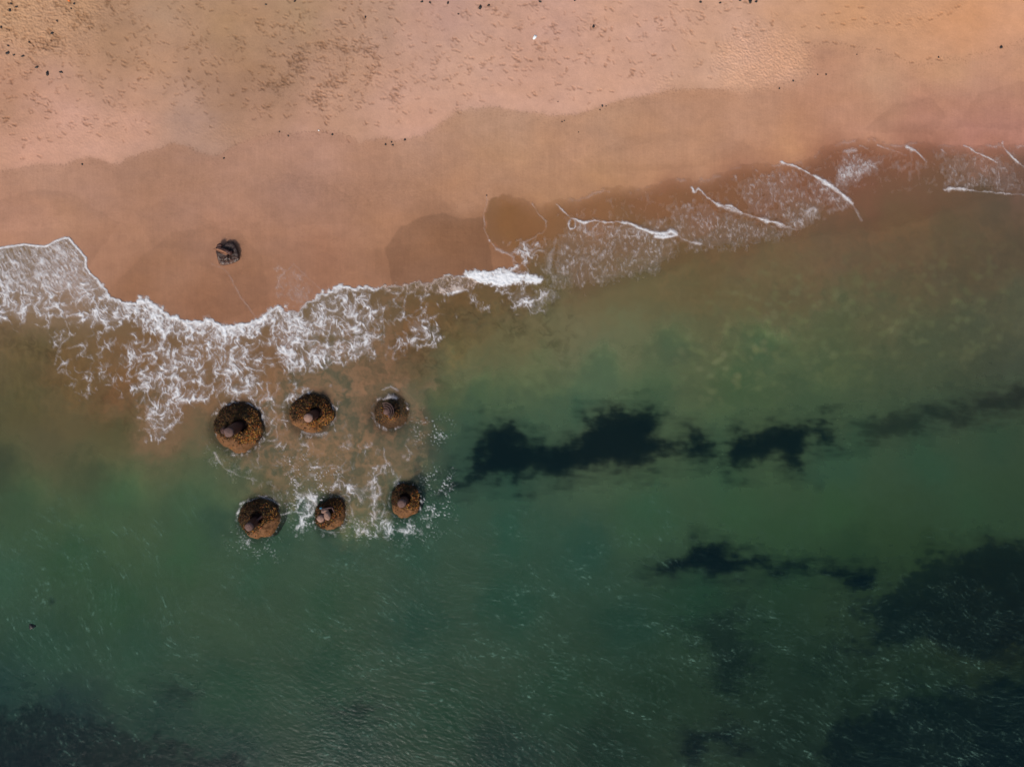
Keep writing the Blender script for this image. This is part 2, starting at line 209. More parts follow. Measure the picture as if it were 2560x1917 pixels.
def fields(X, Y):
    """every surface quantity of the shore at survey coordinates X, Y (arrays)"""
    R = {}
    a_0 = fbm(X/40, Y/40, 2, 9)
    n1 = fbm(X/90, Y/90, 4, 11); n2 = fbm(X/90+50, Y/90, 4, 21)
    m1 = fbm(X/22, Y/22, 3, 31); m2 = fbm(X/22, Y/22+40, 3, 41)
    f1 = fbm(X/7, Y/7, 2, 51); f2 = fbm(X/7+9, Y/7, 2, 61)
    # --- shoreline, dry line
    W = sdf(WATER); D = sdf(DRY)
    q_ = ss(200, 280, X); wat = samp(W, X+(m1*7+f1*3)*(.25+.75*q_), Y+(m2*7+f2*3)*(.25+.75*q_))
    cau = voro(X/17+m1*.3, Y/17, 77)[0]; wat = wat+q_*ss(1300, 1100, X)*(cau-.55)*-9*ss(40, 0, np.abs(wat))
    dry = samp(D, X+m1*5+f1*2, Y+m2*5+f2*2)
    R['wat'] = wat
    # --- levels
    zl = blur(np.where(W > 0, -np.minimum(W*.0019, 3.2), np.minimum(-W*.0016, 2.5)), 5)
    R['zbed'] = samp(zl, X, Y); R['zl'] = zl
    # --- sand colour
    cd = samp(scatter([(a, b)+tuple(lin(c)) for a, b, *c in SAND_DRY], 3, 20), X+n1*25, Y+n2*25)
    cw = samp(scatter([(a, b)+tuple(lin((c[0]+1, c[1]+2, c[2]+2))) for a, b, *c in SAND_WET], 3, 20), X+n1*30, Y+n2*20)
    k = np.clip(.55*ss(-1, 1, dry/(3.5+26*ss(1750, 2050, X)))+.45*ss(-1, 1, dry/(15+45*ss(1750, 2050, X))), 0, 1)[..., None]
    sand = cd*k+cw*(1-k)
    # darker saturated edge of the swash on the beach
    # older wash marks: gentle arcs
    def arc(poly, s, soft):
        nonlocal sand
        a = samp(sdf(poly), X+m1*4+n1*6, Y+m2*4+n2*6)
        sand = sand*(1-s*ss(0, 6, a)*(1-ss(0, soft, a)))[..., None]
    arc(q("-100,560 0,500 100,470 180,480 250,520 300,560 200,700 -100,700"), 0.105, 90)
    arc(q("260,740 350,640 430,580 520,560 600,575 660,640 680,760 500,830 300,800"), 0.090, 150)
    arc(q("330,520 420,500 520,545 640,600 560,640 380,620"), 0.075, 120)
    arc(q("960,620 1000,570 1050,540 1110,530 1160,545 1210,540 1240,700 980,720"), 0.210, 160)
    arc(q("600,480 700,430 800,440 900,500 880,560 700,570"), 0.075, 120)
    arc(q("1450,400 1560,340 1700,320 1800,330 1900,370 1750,420 1500,440"), 0.060, 120)
    arc(q("2150,330 2230,260 2330,240 2370,290 2330,340"), 0.105, 80)
    arc(q("2380,320 2450,230 2560,200 2750,180 2700,330"), 0.090, 90)
    arc(q("1180,330 1300,300 1500,310 1650,350 1500,400 1250,400"), 0.045, 90)
    blot = fbm(X/55, Y/45, 5, 71, .6); sand = sand*(1+.10*blot+.05*m1+.028*f1)[..., None]
    blot2 = fbm(X/160, Y/70, 3, 75); sand = sand*(1+np.stack([.02*blot2, 0*blot2, -.05*blot2], -1))
    # vertical run-off streaking in the wet band
    st = fbm(X/5, Y/90, 3, 81); sand = sand*(1+.05*st*(1-k[..., 0]))[..., None]
    crk = np.clip(1-np.abs(fbm((X+a_0*9)/16, (Y+.15*X)/7, 3, 85))*2.6, 0, 1)*samp(blur(np.clip(sum(s_*ss(-30, 50, sdf(p)) for p, s_ in [(q("640,420 740,400 1000,430 1100,440 1100,520 900,540 700,500 620,470"), 1.), (q("0,430 300,430 420,400 640,400 560,520 400,520 250,470 0,500"), .8), (q("900,380 1250,330 1290,440 1050,460"), .7), (q("1400,250 1600,230 2000,240 2500,180 2500,300 2000,330 1500,330"), .5)]), 0, 1), 2), X, Y)
    sand = sand*(1-.17*(crk-.3)*(crk > 0)*(1-k[..., 0]))[..., None]
    # worm casts, crumbs: dark and light speckle in the wet band and the dry
    g = perlin(X/4.5, Y/4.5, 91); g2 = perlin(X/3.2, Y/3.2, 92)
    land = ss(20, -10, wat)
    rough = np.zeros_like(X)
    for poly, s, so in [(q("1790,110 1900,60 2020,100 2030,180 1990,205 1880,235 1810,215 1780,160"), 1.0, 26), (q("-200,-100 330,-100 260,60 230,140 60,170 -200,180"), .75, 50),
                        (q("1640,195 1690,190 1700,240 1640,245"), .6, 16), (q("2000,60 2200,20 2400,0 2300,80 2100,90"), .4, 30), (q("300,330 640,290 640,340 560,380 450,350"), .35, 25), (q("-100,250 300,240 500,330 300,400 -100,410"), .3, 40)]:
        rough = np.maximum(rough, s*ss(-so*1.1, so*1.4, samp(sdf(poly), X+n1*20+m1*9, Y+n2*20+m2*9)))
    R['rough'] = rough
    rid = 1-np.abs(fbm((X+.7*Y)/9+m1*.5, (Y-.5*X)/6+m2*.5, 3, 101))*2.2
    zr = rough*.065*(np.clip(rid, 0, 1)**2-.3)+.008*m1+.003*g
    sand = sand*(1+.07*rough*(rid-.3))[..., None]
    trod = samp(blur(sum(s*ss(-30, 60, sdf(p)) for p, s in [(q("-200,-100 2000,-100 1950,60 1700,230 1300,260 900,300 700,300 400,330 -200,400"), .5), (q("700,60 1000,60 1040,160 980,260 800,300 620,300 650,150"), .8), (q("0,-50 340,-50 200,150 0,180"), .9)]), 3), X, Y)
    R['trod'] = trod
    sp = ss(.28, .6, g*.7+g2*.6)*trod*.12
    sand = sand*(1-sp)[..., None]; zr = zr-sp*.12
    # line of grit on the tide mark
    clus = ss(.05, .6, fbm(X/60+3, Y/45, 3, 95))*trod
    mot = ss(.12, .55, fbm(X/11+n1, Y/8, 3, 97)); mot2 = ss(.1, .5, 1-4*np.abs(fbm(X/16+m1*.5, Y/13, 3, 99)))
    sand = sand*(1-(.16*mot*(.25+.75*clus)+.06*mot2*(.3+.7*clus))*trod*k[..., 0])[..., None]
    grit = np.exp(-(dry/5)**2)*ss(.05, .5, g+g2*.5)*.22+np.exp(-((dry+14)/12)**2)*ss(.3, .6, g)*.14
    sand = sand*(1-grit*land)[..., None]
    R['zr'] = zr; R['clus'] = clus
    R['k'] = k[..., 0]
    # --- footprints
    R['sand'] = sand
    # --- sea colour
    cs = samp(scatter([(a, b)+tuple(lin(c)) for a, b, *c in SEA], 3.2, 16, 2), X+n1*38+m1*14, Y+n2*36+m2*14)
    thin = samp(sdf([(1240,450)]+THIN+[(3000,420),(2560,440),(2300,520),(2150,560),(1990,580),(1750,625),(1600,690),(1450,720),(1340,700)]), X+n1*20, Y+n2*20)
    R['thin'] = ss(-40, 25, thin)
    turb = np.clip((cs[..., 0]-cs[..., 1]*.72)/.05+.2, 0, 1)
    # churned sediment between the stumps and behind the surf
    ch = samp(blur(np.clip(sum(s*ss(-25, 40, sdf(p)) for p, s in [
        (q("520,900 1050,900 1070,1180 1060,1240 960,1340 820,1330 700,1260 560,1200 500,1080"), 1.), (q("-200,850 300,830 420,980 380,1080 200,1060 -200,1000"), .5),
        (q("940,740 1400,720 1450,800 1250,850 1100,1000 1020,960"), .8), (q("1600,560 2600,500 2600,900 2300,1000 1750,960 1600,800"), .35)]), 0, 1), 3), X+n1*60+m1*22, Y+n2*60+m2*22)
    a_1 = fbm(X/40, Y/40, 3, 135); a_2 = fbm(X/40+9, Y/40, 3, 136)
    wx = X+m1*26+n1*30; wy = Y+m2*26+n2*30
    sw = fbm(wx/38, wy/38, 5, 111, .6); sw2 = fbm(wx/70+7, wy/60, 4, 121, .55)
    warmc = lin((134, 102, 80)); coolc = lin((84, 88, 70))
    mixv = np.clip(.5+sw*1.1, 0, 1)[..., None]
    tmod = 1+ch*.26*sw+ch*.12*sw2
    cs = cs*tmod[..., None]*(1+ch[..., None]*np.stack([.16*sw2+.10*sw, 0*sw2, -.14*sw2], -1))
    # dark rims curling at the edge of the sand clouds
    curl = np.clip(1-np.abs(fbm((X+a_1*26)/46, (Y+a_2*26)/34, 4, 131, .55))*3.2, 0, 1)*ss(-.5, .5, fbm(X/50, Y/50, 3, 133))
    edgeband = samp(blur(np.clip(sum(np.exp(-(sdf(l, False)/w)**2) for l, w in [(q("960,930 1010,900 1080,890 1100,850 1130,800 1250,770 1380,760"), 55), (q("250,1010 330,1040 420,1100"), 40), (q("640,900 720,930 760,900"), 30), (q("970,960 1010,940 1000,960"), 26), (q("0,830 100,850 150,930"), 50), (q("700,1200 690,1270"), 30), (q("1300,820 1400,840 1380,880"), 50)]), 0, 1), 1), X, Y)
    cs = cs*(1-.34*curl*edgeband)[..., None]
    pc = samp(blur(np.clip(sum(s_*ss(-30, 30, sdf(p)) for p, s_ in [(q("560,960 720,930 900,940 1040,960 1070,1060 1030,1110 1045,1200 1000,1180 985,1110 960,1180 925,1200 950,1330 880,1320 840,1240 760,1225 700,1260 670,1180 560,1140 600,1060"), 1.), (q("320,900 460,960 430,1080 380,1110 330,1060"), .6), (q("700,860 1000,760 1000,900 900,960 760,960"), .8)]), 0, 1), 2), X+n1*70+m1*26, Y+n2*60+m2*26)
    cl = ss(-.45, .5, .8*sw+.5*sw2+.22*fbm((X+a_1*14)/15, (Y+a_2*14)/15, 3, 137))
    cs = cs+(pc*cl*.7)[..., None]*(lin((144, 108, 86))-cs)+(pc*(1-cl)*.45)[..., None]*(lin((88, 84, 68))-cs)
    # pale sand boils in the green water
    pb = samp(blur(np.clip(sum(s*ss(-60, 60, sdf(p)) for p, s in [(q("1700,830 1900,800 1950,960 1800,980 1680,940"), 1.), (q("1900,700 2500,600 2560,850 2100,950 1900,880"), .45), (q("1750,700 2000,680 2000,780 1800,800"), .5)]), 0, 1), 4), X, Y)
    boil = ss(.0, .9, .45*fbm(X/34, Y/30, 4, 141)+.75*perlin(X/30, Y/24, 143))
    cs = cs*(1-.06*pb)[..., None]+(pb*boil)[..., None]*(lin((118, 120, 84))-cs)*.6
    vb, _ = voro(X/31+m1*.12, Y/27+m2*.12, 145)
    lump_ = ss(.46, .12, vb)*ss(-.05, .4, fbm(X/70, Y/60, 3, 147))*pb
    cs = cs+(lump_*.5)[..., None]*(lin((116, 114, 86))-cs)
    # streaky suspended sand in the left bay
    lb = ss(60, 0, np.abs(X-90)-120)*ss(820, 870, Y)*ss(1080, 960, Y)
    cs = cs*(1+.18*lb*fbm(X/14+m1*.4, Y/48, 4, 151))[..., None]
    cs = cs*(1+.05*fbm(wx/120, wy/60, 4, 161)+.03*m1)[..., None]
    cs = cs*(1-.22*ss(1150, 1600, Y))[..., None]
    R['sea'] = cs; R['turb'] = turb
    # --- weed on the bed
    wd = np.zeros_like(X); wn = .6*fbm(X/95+3, Y/24, 5, 171, .6)+.35*fbm(X/50, Y/50, 4, 173)+.3*fbm(X/30, Y/9, 3, 175)
    for poly, s, rg in WEED:
        e = samp(sdf(poly), X+n1*rg*.35+m1*rg*.22, Y+n2*rg*.35+m2*rg*.22)
        soft = 28+rg*.6
        t = ss(-soft, soft*.8, e+15*wn)
        wd = np.maximum(wd, .84*s*t*(.16+.84*ss(-.7, .25, wn+np.clip(e/45, 0, 1.1)-.45-.35*(rg > 85))))
    R['weed'] = wd
    # --- foam
    th = np.radians(samp(scatter(STREAM, 3, 30, 3), X, Y)[..., 0])   # flow direction: 90 = up and down the beach
    dx = np.cos(th).astype(f32); dy = np.sin(th).astype(f32)
    dens = np.zeros_like(X)
    for poly, d, so in FOAM:
        e = samp(sdf(poly), X+m1*so*1.1+f1*3, Y+m2*so*1.1+f2*3)
        dens = np.maximum(dens, d*ss(-so*1.6, so*1.6, e))
    dens = dens*(1+.35*fbm(X/45, Y/45, 3, 181))
    # foam collars round the stumps
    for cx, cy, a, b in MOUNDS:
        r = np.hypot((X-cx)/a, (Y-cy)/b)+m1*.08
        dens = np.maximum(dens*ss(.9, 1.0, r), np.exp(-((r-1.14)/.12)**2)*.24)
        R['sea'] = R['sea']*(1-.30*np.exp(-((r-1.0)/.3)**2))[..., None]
    R['dens'] = dens
    lobe = ss(300, 200, X)*ss(745, 690, Y)
    right = np.maximum(ss(1330, 1420, X), 1.*((X > 670) & (X < 830) & (Y < 760)))
    # carry the pattern along eddies so that the lace is drawn out and folded
    px_, py_ = X.copy(), Y.copy()
    for sc, am, sd in ((95, 8, 601), (50, 4.6, 603), (26, 2.8, 605), (13, 1.5, 607)):
        e = .12
        n0 = fbm(px_/sc, py_/sc, 2, sd); nx = fbm(px_/sc+e, py_/sc, 2, sd); ny = fbm(px_/sc, py_/sc+e, 2, sd)
        px_, py_ = px_+am*(ny-n0)/e*.6, py_-am*(nx-n0)/e*.6
    # local frame along the flow (lobe: fans out; elsewhere down the beach)
    L = px_*0+py_
    u = px_*(1-.0*lobe)+lobe*(py_-690)*.62; v = py_
    nz = fbm(X/46+5, Y/46, 3, 211); nz2 = fbm(X/24+5, Y/24, 3, 215)
    def lines(su, sv, sd, w): 
        n_ = perlin(u/su, v/sv, sd)+.35*perlin(u/su*2.1, v/sv*2.1, sd+1)
        return np.exp(-np.abs(n_/w)**1.4)
    d_ = dens*.80+.23*nz*ss(.02, .2, dens)
    wv = (.34+.66*np.clip(d_, 0, 1))*(1+.5*nz2)
    _, e1 = voro(u/33, v/46, 1); _, e2 = voro(u/17, v/23, 2); _, e3 = voro(u/9, v/12, 3)
    i1 = np.exp(-(e1/(.085*wv+.02))**1.4)*ss(.07, .30, d_)*(.5+.35*ss(-.5, .4, nz2))
    i2 = np.exp(-(e2/(.12*wv+.03))**1.4)*ss(.22, .55, d_+.30*nz2)*.70
    i3 = np.exp(-(e3/(.22*wv+.03))**1.4)*ss(.36, .80, d_+.3*nz2)*.45
    i4 = lines(24, 38, 221, .075*wv)*ss(.14, .42, d_+.25*nz2)*.66
    i5 = lines(12, 18, 225, .11*wv)*ss(.28, .7, d_+.2*nz)*.45
    i6 = ss(.14, .75, d_)*.15*np.clip(1+1.6*fbm(u/20, v/30, 3, 231), 0, 2)
    fw = 1-(1-i1)*(1-i2)*(1-i3)*(1-i4)*(1-i5)*(1-i6)
    fw = fw*np.clip(1+.16*f1+.10*g, .1, 1.4)
    sol = ss(.66, 1.06, dens+.34*fbm(u/14, v/18, 3, 235)+.10*f1)
    R['fweb'] = np.clip(fw+(1-fw)*sol*(.80+.2*f1), 0, 1)*ss(.01, .1, dens)
    tex = perlin(X/3.7+m1*1.5, Y/4.5+m2, 301)+.6*perlin(X/7+m1*1.5, Y/9, 302)+.35*g2
    sxx = X-(Y-500)*np.cos(th)/np.maximum(np.sin(th), .5)      # sheared so that wisps run with the backwash
    qx = sxx+m1*2.2+a_1*4; qy = Y+m2*3
    wsp = np.exp(-np.abs(perlin(qx/6.0, qy/21, 611))/.12)*ss(-.15, .45, perlin(X/10, Y/13, 612)+.5*perlin(X/28, Y/28, 613))
    wsp = np.maximum(wsp, .8*np.exp(-np.abs(perlin(qx/11, qy/30, 614))/.09)*ss(-.05, .5, perlin(X/16, Y/22, 615)))
    R['wsp'] = wsp.astype(f32)
    R['dx'] = dx; R['dy'] = dy; R['tex'] = tex; R['right'] = right; R['lobe'] = lobe
    R['g'] = g; R['g2'] = g2; R['m1'] = m1; R['f1'] = f1
    return R

def smear(a, dx, dy, n, step):
    """average a along the direction field on the regular raster (step in cells)"""
    h, w = a.shape
    jj, ii = np.meshgrid(np.arange(h, dtype=f32), np.arange(w, dtype=f32), indexing='ij')
    acc = a.copy(); c = 1.0
    for s in (1, -1):
        x = ii.copy(); y = jj.copy()
        for k in range(n):
            xi = np.clip(x, 0, w-1).astype(np.int32); yi = np.clip(y, 0, h-1).astype(np.int32)
            x += dx[yi, xi]*step*s; y += dy[yi, xi]*step*s
            u = np.clip(x, 0, w-1.01); v = np.clip(y, 0, h-1.01); i = u.astype(np.int32); j = v.astype(np.int32)
            fu = u-i; fv = v-j
            wgt = 1-(k+1)/(n+1.0); c += wgt
            acc += wgt*((a[j, i]*(1-fu)+a[j, i+1]*fu)*(1-fv)+(a[j+1, i]*(1-fu)+a[j+1, i+1]*fu)*fv)
    return acc/c

# ------------------------------------------------------------------ regular raster over the view, stretched beyond it
STEP = 2.0
def axis(lo, hi, far_lo, far_hi):
    core = np.arange(lo, hi+.1, STEP)
    def tail(a, far, sgn):
        out = []; d = STEP; v = a
        while abs(v-a) < far:
            d *= 1.22; v += sgn*d; out.append(v)
        return out
    return np.array(tail(lo, far_lo, -1)[::-1]+list(core)+tail(hi, far_hi, 1), f32)
WIN = globals().get('WIN', (-190, 2750, -150, 2070, 60000))
ax = axis(WIN[0], WIN[1], WIN[4], WIN[4]); ay = axis(WIN[2], WIN[3], WIN[4], WIN[4])
GX, GY = np.meshgrid(ax, ay)
Fd = fields(GX, GY)
dd = Fd['dens']
stk = smear(Fd['tex'], Fd['dx'], Fd['dy'], 4, 1.0)/.30
stk2 = smear(Fd['fweb'], Fd['dx'], Fd['dy'], 2, 1.0)
thr = 2.3-dd*4.0
fs = ss(thr, thr+2.2, stk+.5*Fd['m1'])*(.45+.30*ss(.3, .6, dd))*ss(.02, .16, dd)
fs = 1-(1-fs)*(1-Fd['fweb']*ss(.34, .5, dd)*.55)*(1-.04*ss(.05, .4, dd))*(1-.50*Fd['wsp']*ss(.04, .46, dd+.1*Fd['m1']))
fb = .72*Fd['fweb']+.36*stk2
lb_ = Fd['lobe']; fb = fb*(1-.55*lb_)+.55*lb_*(.30+.34*np.clip(stk, -1, 2)+.15*Fd['fweb'])*ss(.02, .3, dd)
foam = fb*(1-Fd['right'])+fs*Fd['right']
spk_m = samp(blur(np.clip(sum(s_*ss(-14, 26, sdf(p)) for p, s_ in [(q("1030,1040 1130,1050 1120,1110 1040,1120"), .8), (q("1060,1170 1130,1170 1130,1310 1060,1330 1050,1250"), .9), (q("860,1290 1060,1300 1090,1350 860,1350"), .9), (q("700,1120 860,1150 860,1300 740,1340 700,1240"), .8), (q("560,1320 720,1350 700,1400 580,1400"), .35), (q("480,1060 540,1130 620,1200 540,1190"), .4)]), 0, 1), 1), GX, GY)
foam = np.maximum(foam, .75*spk_m*ss(.34, .62, perlin(GX/4.2, GY/4.2, 701)*.8+.35*perlin(GX/30, GY/30, 702)+.3*Fd['m1']))
foam = foam*np.maximum(ss(-3, 1.5, Fd['wat']), 1.*((GX > 670) & (GX < 830) & (GY < 775)))
foam = np.maximum(foam, ss(.74, 1.0, dd+.25*Fd['m1']+.1*Fd['f1'])*np.clip(.86+.25*Fd['f1'], 0, 1))
for pts, wd, stg in LINES:
    p = np.array(pts); x0, y0 = p.min(0)-40; x1, y1 = p.max(0)+40
    i0, i1 = np.searchsorted(ax, [x0, x1]); j0, j1 = np.searchsorted(ay, [y0, y1])
    sx = GX[j0:j1, i0:i1]+Fd['m1'][j0:j1, i0:i1]*5+Fd['f1'][j0:j1, i0:i1]*1.2; sy = GY[j0:j1, i0:i1]+Fd['m1'][j0:j1, i0:i1]*4-Fd['f1'][j0:j1, i0:i1]*1.2
    best = np.full(sx.shape, 1e9, f32); 
    for (ax1, ay1), (bx1, by1) in zip(pts[:-1], pts[1:]):
        ex, ey = bx1-ax1, by1-ay1; t = np.clip(((sx-ax1)*ex+(sy-ay1)*ey)/(ex*ex+ey*ey+1e-6), 0, 1)
        best = np.minimum(best, np.hypot(sx-ax1-t*ex, sy-ay1-t*ey))
    vr = fbm(sx/40, sy/40, 3, 401); w_ = wd*(.40+.8*np.clip(vr+.15, -.3, 1))
    pr = stg*np.clip(.75+.9*vr, .2, 1)*np.exp(-(best/np.maximum(w_, 1))**2)*np.clip(.9+.35*Fd['g2'][j0:j1, i0:i1], .15, 1.15)
    if (pts[0] in FRONT) and len(pts) > 5: pr = pr*ss(-1.5, 2, Fd['wat'][j0:j1, i0:i1])
    foam[j0:j1, i0:i1] = np.maximum(foam[j0:j1, i0:i1], np.clip(pr, 0, 1))
fx_k = [0, 200, 230, 300, 380, 480, 560, 640, 670, 700, 740, 790, 860, 940, 1000, 1100, 1180, 1240, 1360, 1380]
fw_k = np.interp(GX, fx_k, [3.2, 3.2, 4, 7, 11, 9, 10, 10, 8, 6, 4, 5, 7, 4, 4, 5, 6, 6, 4, 3]); fs_k = np.interp(GX, fx_k, [.95, .95, .9, .9, .95, .9, .95, .95, .95, .9, .45, .75, .95, .8, .55, .6, .8, .9, .6, 0])
wt_ = Fd['wat']
fl = fs_k*np.where(wt_ < fw_k*.6, np.exp(-((wt_-fw_k*.6)/(fw_k*.45+.6))**2), np.exp(-((wt_-fw_k*.6)/(fw_k*1.1))**2))*np.clip(.95+.3*Fd['f1'], 0, 1.1)*(GY < 900)*(1-(GX > 1225)*(GY < 662))*(1-(GX > 1180)*(GY < 600))
rim = .22*np.exp(-((wt_-9)/3.2)**2)*ss(1380, 1450, GX)*np.clip(.2+1.2*fbm(GX/50, GY/50, 3, 711), 0, 1)
foam = np.maximum(foam, np.maximum(fl, rim))
for cx, cy, a, b in MOUNDS:
    foam *= ss(.82, .97, np.hypot((GX-cx)/a, (GY-cy)/b))
foam = np.clip(foam, 0, 1).astype(f32)
# footprints pressed into the dry sand
rf = random.Random(5)
prints = []
def trail(pts, gap=24, side=4, sz=1.0):
    for (x1, y1), (x2, y2) in zip(pts[:-1], pts[1:]):
        L = math.hypot(x2-x1, y2-y1); n = max(1, int(L/gap)); a = math.atan2(y2-y1, x2-x1)
        for k in range(n):
            t = (k+rf.uniform(-.12, .12))/n; s_ = side*(1 if k % 2 else -1)
            prints.append((x1+(x2-x1)*t-math.sin(a)*s_, y1+(y2-y1)*t+math.cos(a)*s_, a+rf.gauss(0, .2), sz*rf.uniform(.95, 1.3), rf.uniform(.6, 1)))
for t in ["1300,130 1332,116 1364,110 1393,101 1424,100", "1260,165 1325,156 1355,151 1386,152 1413,149 1445,152 1474,148 1504,151", "1292,72 1334,63 1360,50 1378,30", "1510,20 1525,70 1530,120 1520,170",
          "1600,60 1590,45 1640,50 1680,30", "1680,50 1700,80 1720,110", "1570,150 1580,190 1600,160 1640,140 1680,120 1700,160", "1060,110 1100,120 1140,130 1180,150 1240,160", "1150,170 1200,165 1260,180 1300,210",
          "1040,210 1080,200 1140,190 1180,180 1230,150 1280,130", "1400,215 1450,225 1500,230 1560,220", "2020,110 2060,108 2090,112 2130,120 2160,118", "2200,128 2240,140 2280,160 2320,150 2380,140", "2010,70 2080,60 2160,50 2220,60 2300,50 2350,40 2420,10",
          "2060,40 2120,20 2180,10", "20,250 60,240 110,250 150,240", "160,110 150,190 190,240", "330,60 350,110 340,160", "420,20 470,60 500,100 510,160", "500,160 540,200 560,250", "640,60 700,110 780,130", "880,40 900,90 880,150 860,200",
          "900,260 960,250 1010,245 1070,240", "760,240 800,220 860,230", "120,300 180,310 240,300 300,320", "30,340 100,350 180,345", "60,400 100,395 130,402"]:
    trail(q(t))
trod_m = Fd['trod']
cand = []
while len(cand) < 1700:
    x = rf.uniform(-150, 2100); y = rf.uniform(-140, 400)
    i = int(np.searchsorted(ax, x)); j = int(np.searchsorted(ay, y))
    if i >= len(ax) or j >= len(ay): cand.append(None); continue
    if rf.random() < trod_m[j, i]*(.10+1.1*Fd['clus'][j, i]): cand.append((x, y))
for c in cand:
    if c is None: continue
    for k in range(rf.choice((1, 1, 2, 3))):
        prints.append((c[0]+rf.gauss(0, 9)*(k > 0), c[1]+rf.gauss(0, 7)*(k > 0), rf.choice((rf.uniform(0, 3.14), rf.gauss(.3, .5))), rf.uniform(.6, 1.25), rf.uniform(.25, .9)))
zf = np.zeros_like(GX); zc = np.zeros_like(GX)
for x, y, a, sz, dp in prints:
    i0, i1 = np.searchsorted(ax, [x-13, x+13]); j0, j1 = np.searchsorted(ay, [y-13, y+13])
    if i1 <= i0 or j1 <= j0: continue
    lx_ = GX[j0:j1, i0:i1]-x; ly_ = GY[j0:j1, i0:i1]-y
    u = (lx_*math.cos(a)+ly_*math.sin(a))/sz; v = (-lx_*math.sin(a)+ly_*math.cos(a))/sz
    d = np.minimum(np.hypot((u-2.6)/3.4, v/2.5), np.hypot((u+3.4)/2.3, v/2.0))
    z = -dp*np.exp(-d**3)+.22*dp*np.exp(-((d-1.5)/.4)**2)
    zf[j0:j1, i0:i1] += z; zc[j0:j1, i0:i1] += dp*(.75*np.exp(-d**2)+.4*np.exp(-((d-1)/.35)**2))  # zc: shade inside and around each print, painted into the sand colour
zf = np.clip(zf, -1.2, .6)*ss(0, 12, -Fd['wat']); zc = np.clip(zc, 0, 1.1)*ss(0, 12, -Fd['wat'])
# sea waves (metres), running towards the lower right; calmer inshore
def swell(deg, su, sv, lu, lv, sd):
    r = math.radians(deg); u = wA*math.cos(r)+wB*math.sin(r); v = -wA*math.sin(r)+wB*math.cos(r)
    return fbm(u/su, v/sv, 4, sd, .6), np.clip(1-np.abs(fbm(u/lu, v/lv, 3, sd+9, .5))*2.6, 0, 1)**2
wA = GX+Fd['m1']*3+fbm(GX/300, GY/300, 2, 499)*60; wB = GY+Fd['m1']*3+fbm(GX/300, GY/300+9, 2, 497)*40
zA, rA = swell(50, 26, 11, 190, 80, 501); zB, rB = swell(22, 22, 8, 150, 70, 521)
mixB = ss(350, 900, GX+fbm(GX/200, GY/200, 2, 495)*250)
wz = zA*(1-mixB)+zB*mixB; wr = rA*(1-mixB)+rB*mixB
gate = ss(-.55, .4, fbm(GX/130, GY/90, 4, 523))
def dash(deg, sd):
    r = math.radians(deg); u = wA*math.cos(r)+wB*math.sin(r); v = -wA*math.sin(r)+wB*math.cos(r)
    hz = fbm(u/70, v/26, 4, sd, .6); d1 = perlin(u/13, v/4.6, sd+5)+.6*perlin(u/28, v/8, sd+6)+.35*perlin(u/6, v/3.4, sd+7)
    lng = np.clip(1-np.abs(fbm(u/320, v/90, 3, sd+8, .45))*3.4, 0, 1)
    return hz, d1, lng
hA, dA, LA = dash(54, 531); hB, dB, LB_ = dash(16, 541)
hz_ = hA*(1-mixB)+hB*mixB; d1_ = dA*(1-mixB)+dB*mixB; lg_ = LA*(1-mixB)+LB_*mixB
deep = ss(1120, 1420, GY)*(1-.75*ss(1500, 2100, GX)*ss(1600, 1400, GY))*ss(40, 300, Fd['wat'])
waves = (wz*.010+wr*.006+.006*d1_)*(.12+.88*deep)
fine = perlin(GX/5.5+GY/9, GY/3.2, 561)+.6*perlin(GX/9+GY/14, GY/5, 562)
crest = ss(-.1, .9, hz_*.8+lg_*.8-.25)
streak = deep*(.035*ss(-.4, .9, hz_+.5*lg_)*(.5+.5*gate)+.38*ss(-.1, 1.3, d1_*.8+.4*fine)*(.3+.7*crest)*(.5+.5*gate)+.36*ss(.55, 1.35, .8*d1_+.45*fine+.3*crest)*(.15+.85*gate)*(.25+.75*crest))  # pale crest streaks: reflected sky and aeration, painted into the water colour
streak = streak*(1-.75*Fd['weed'])

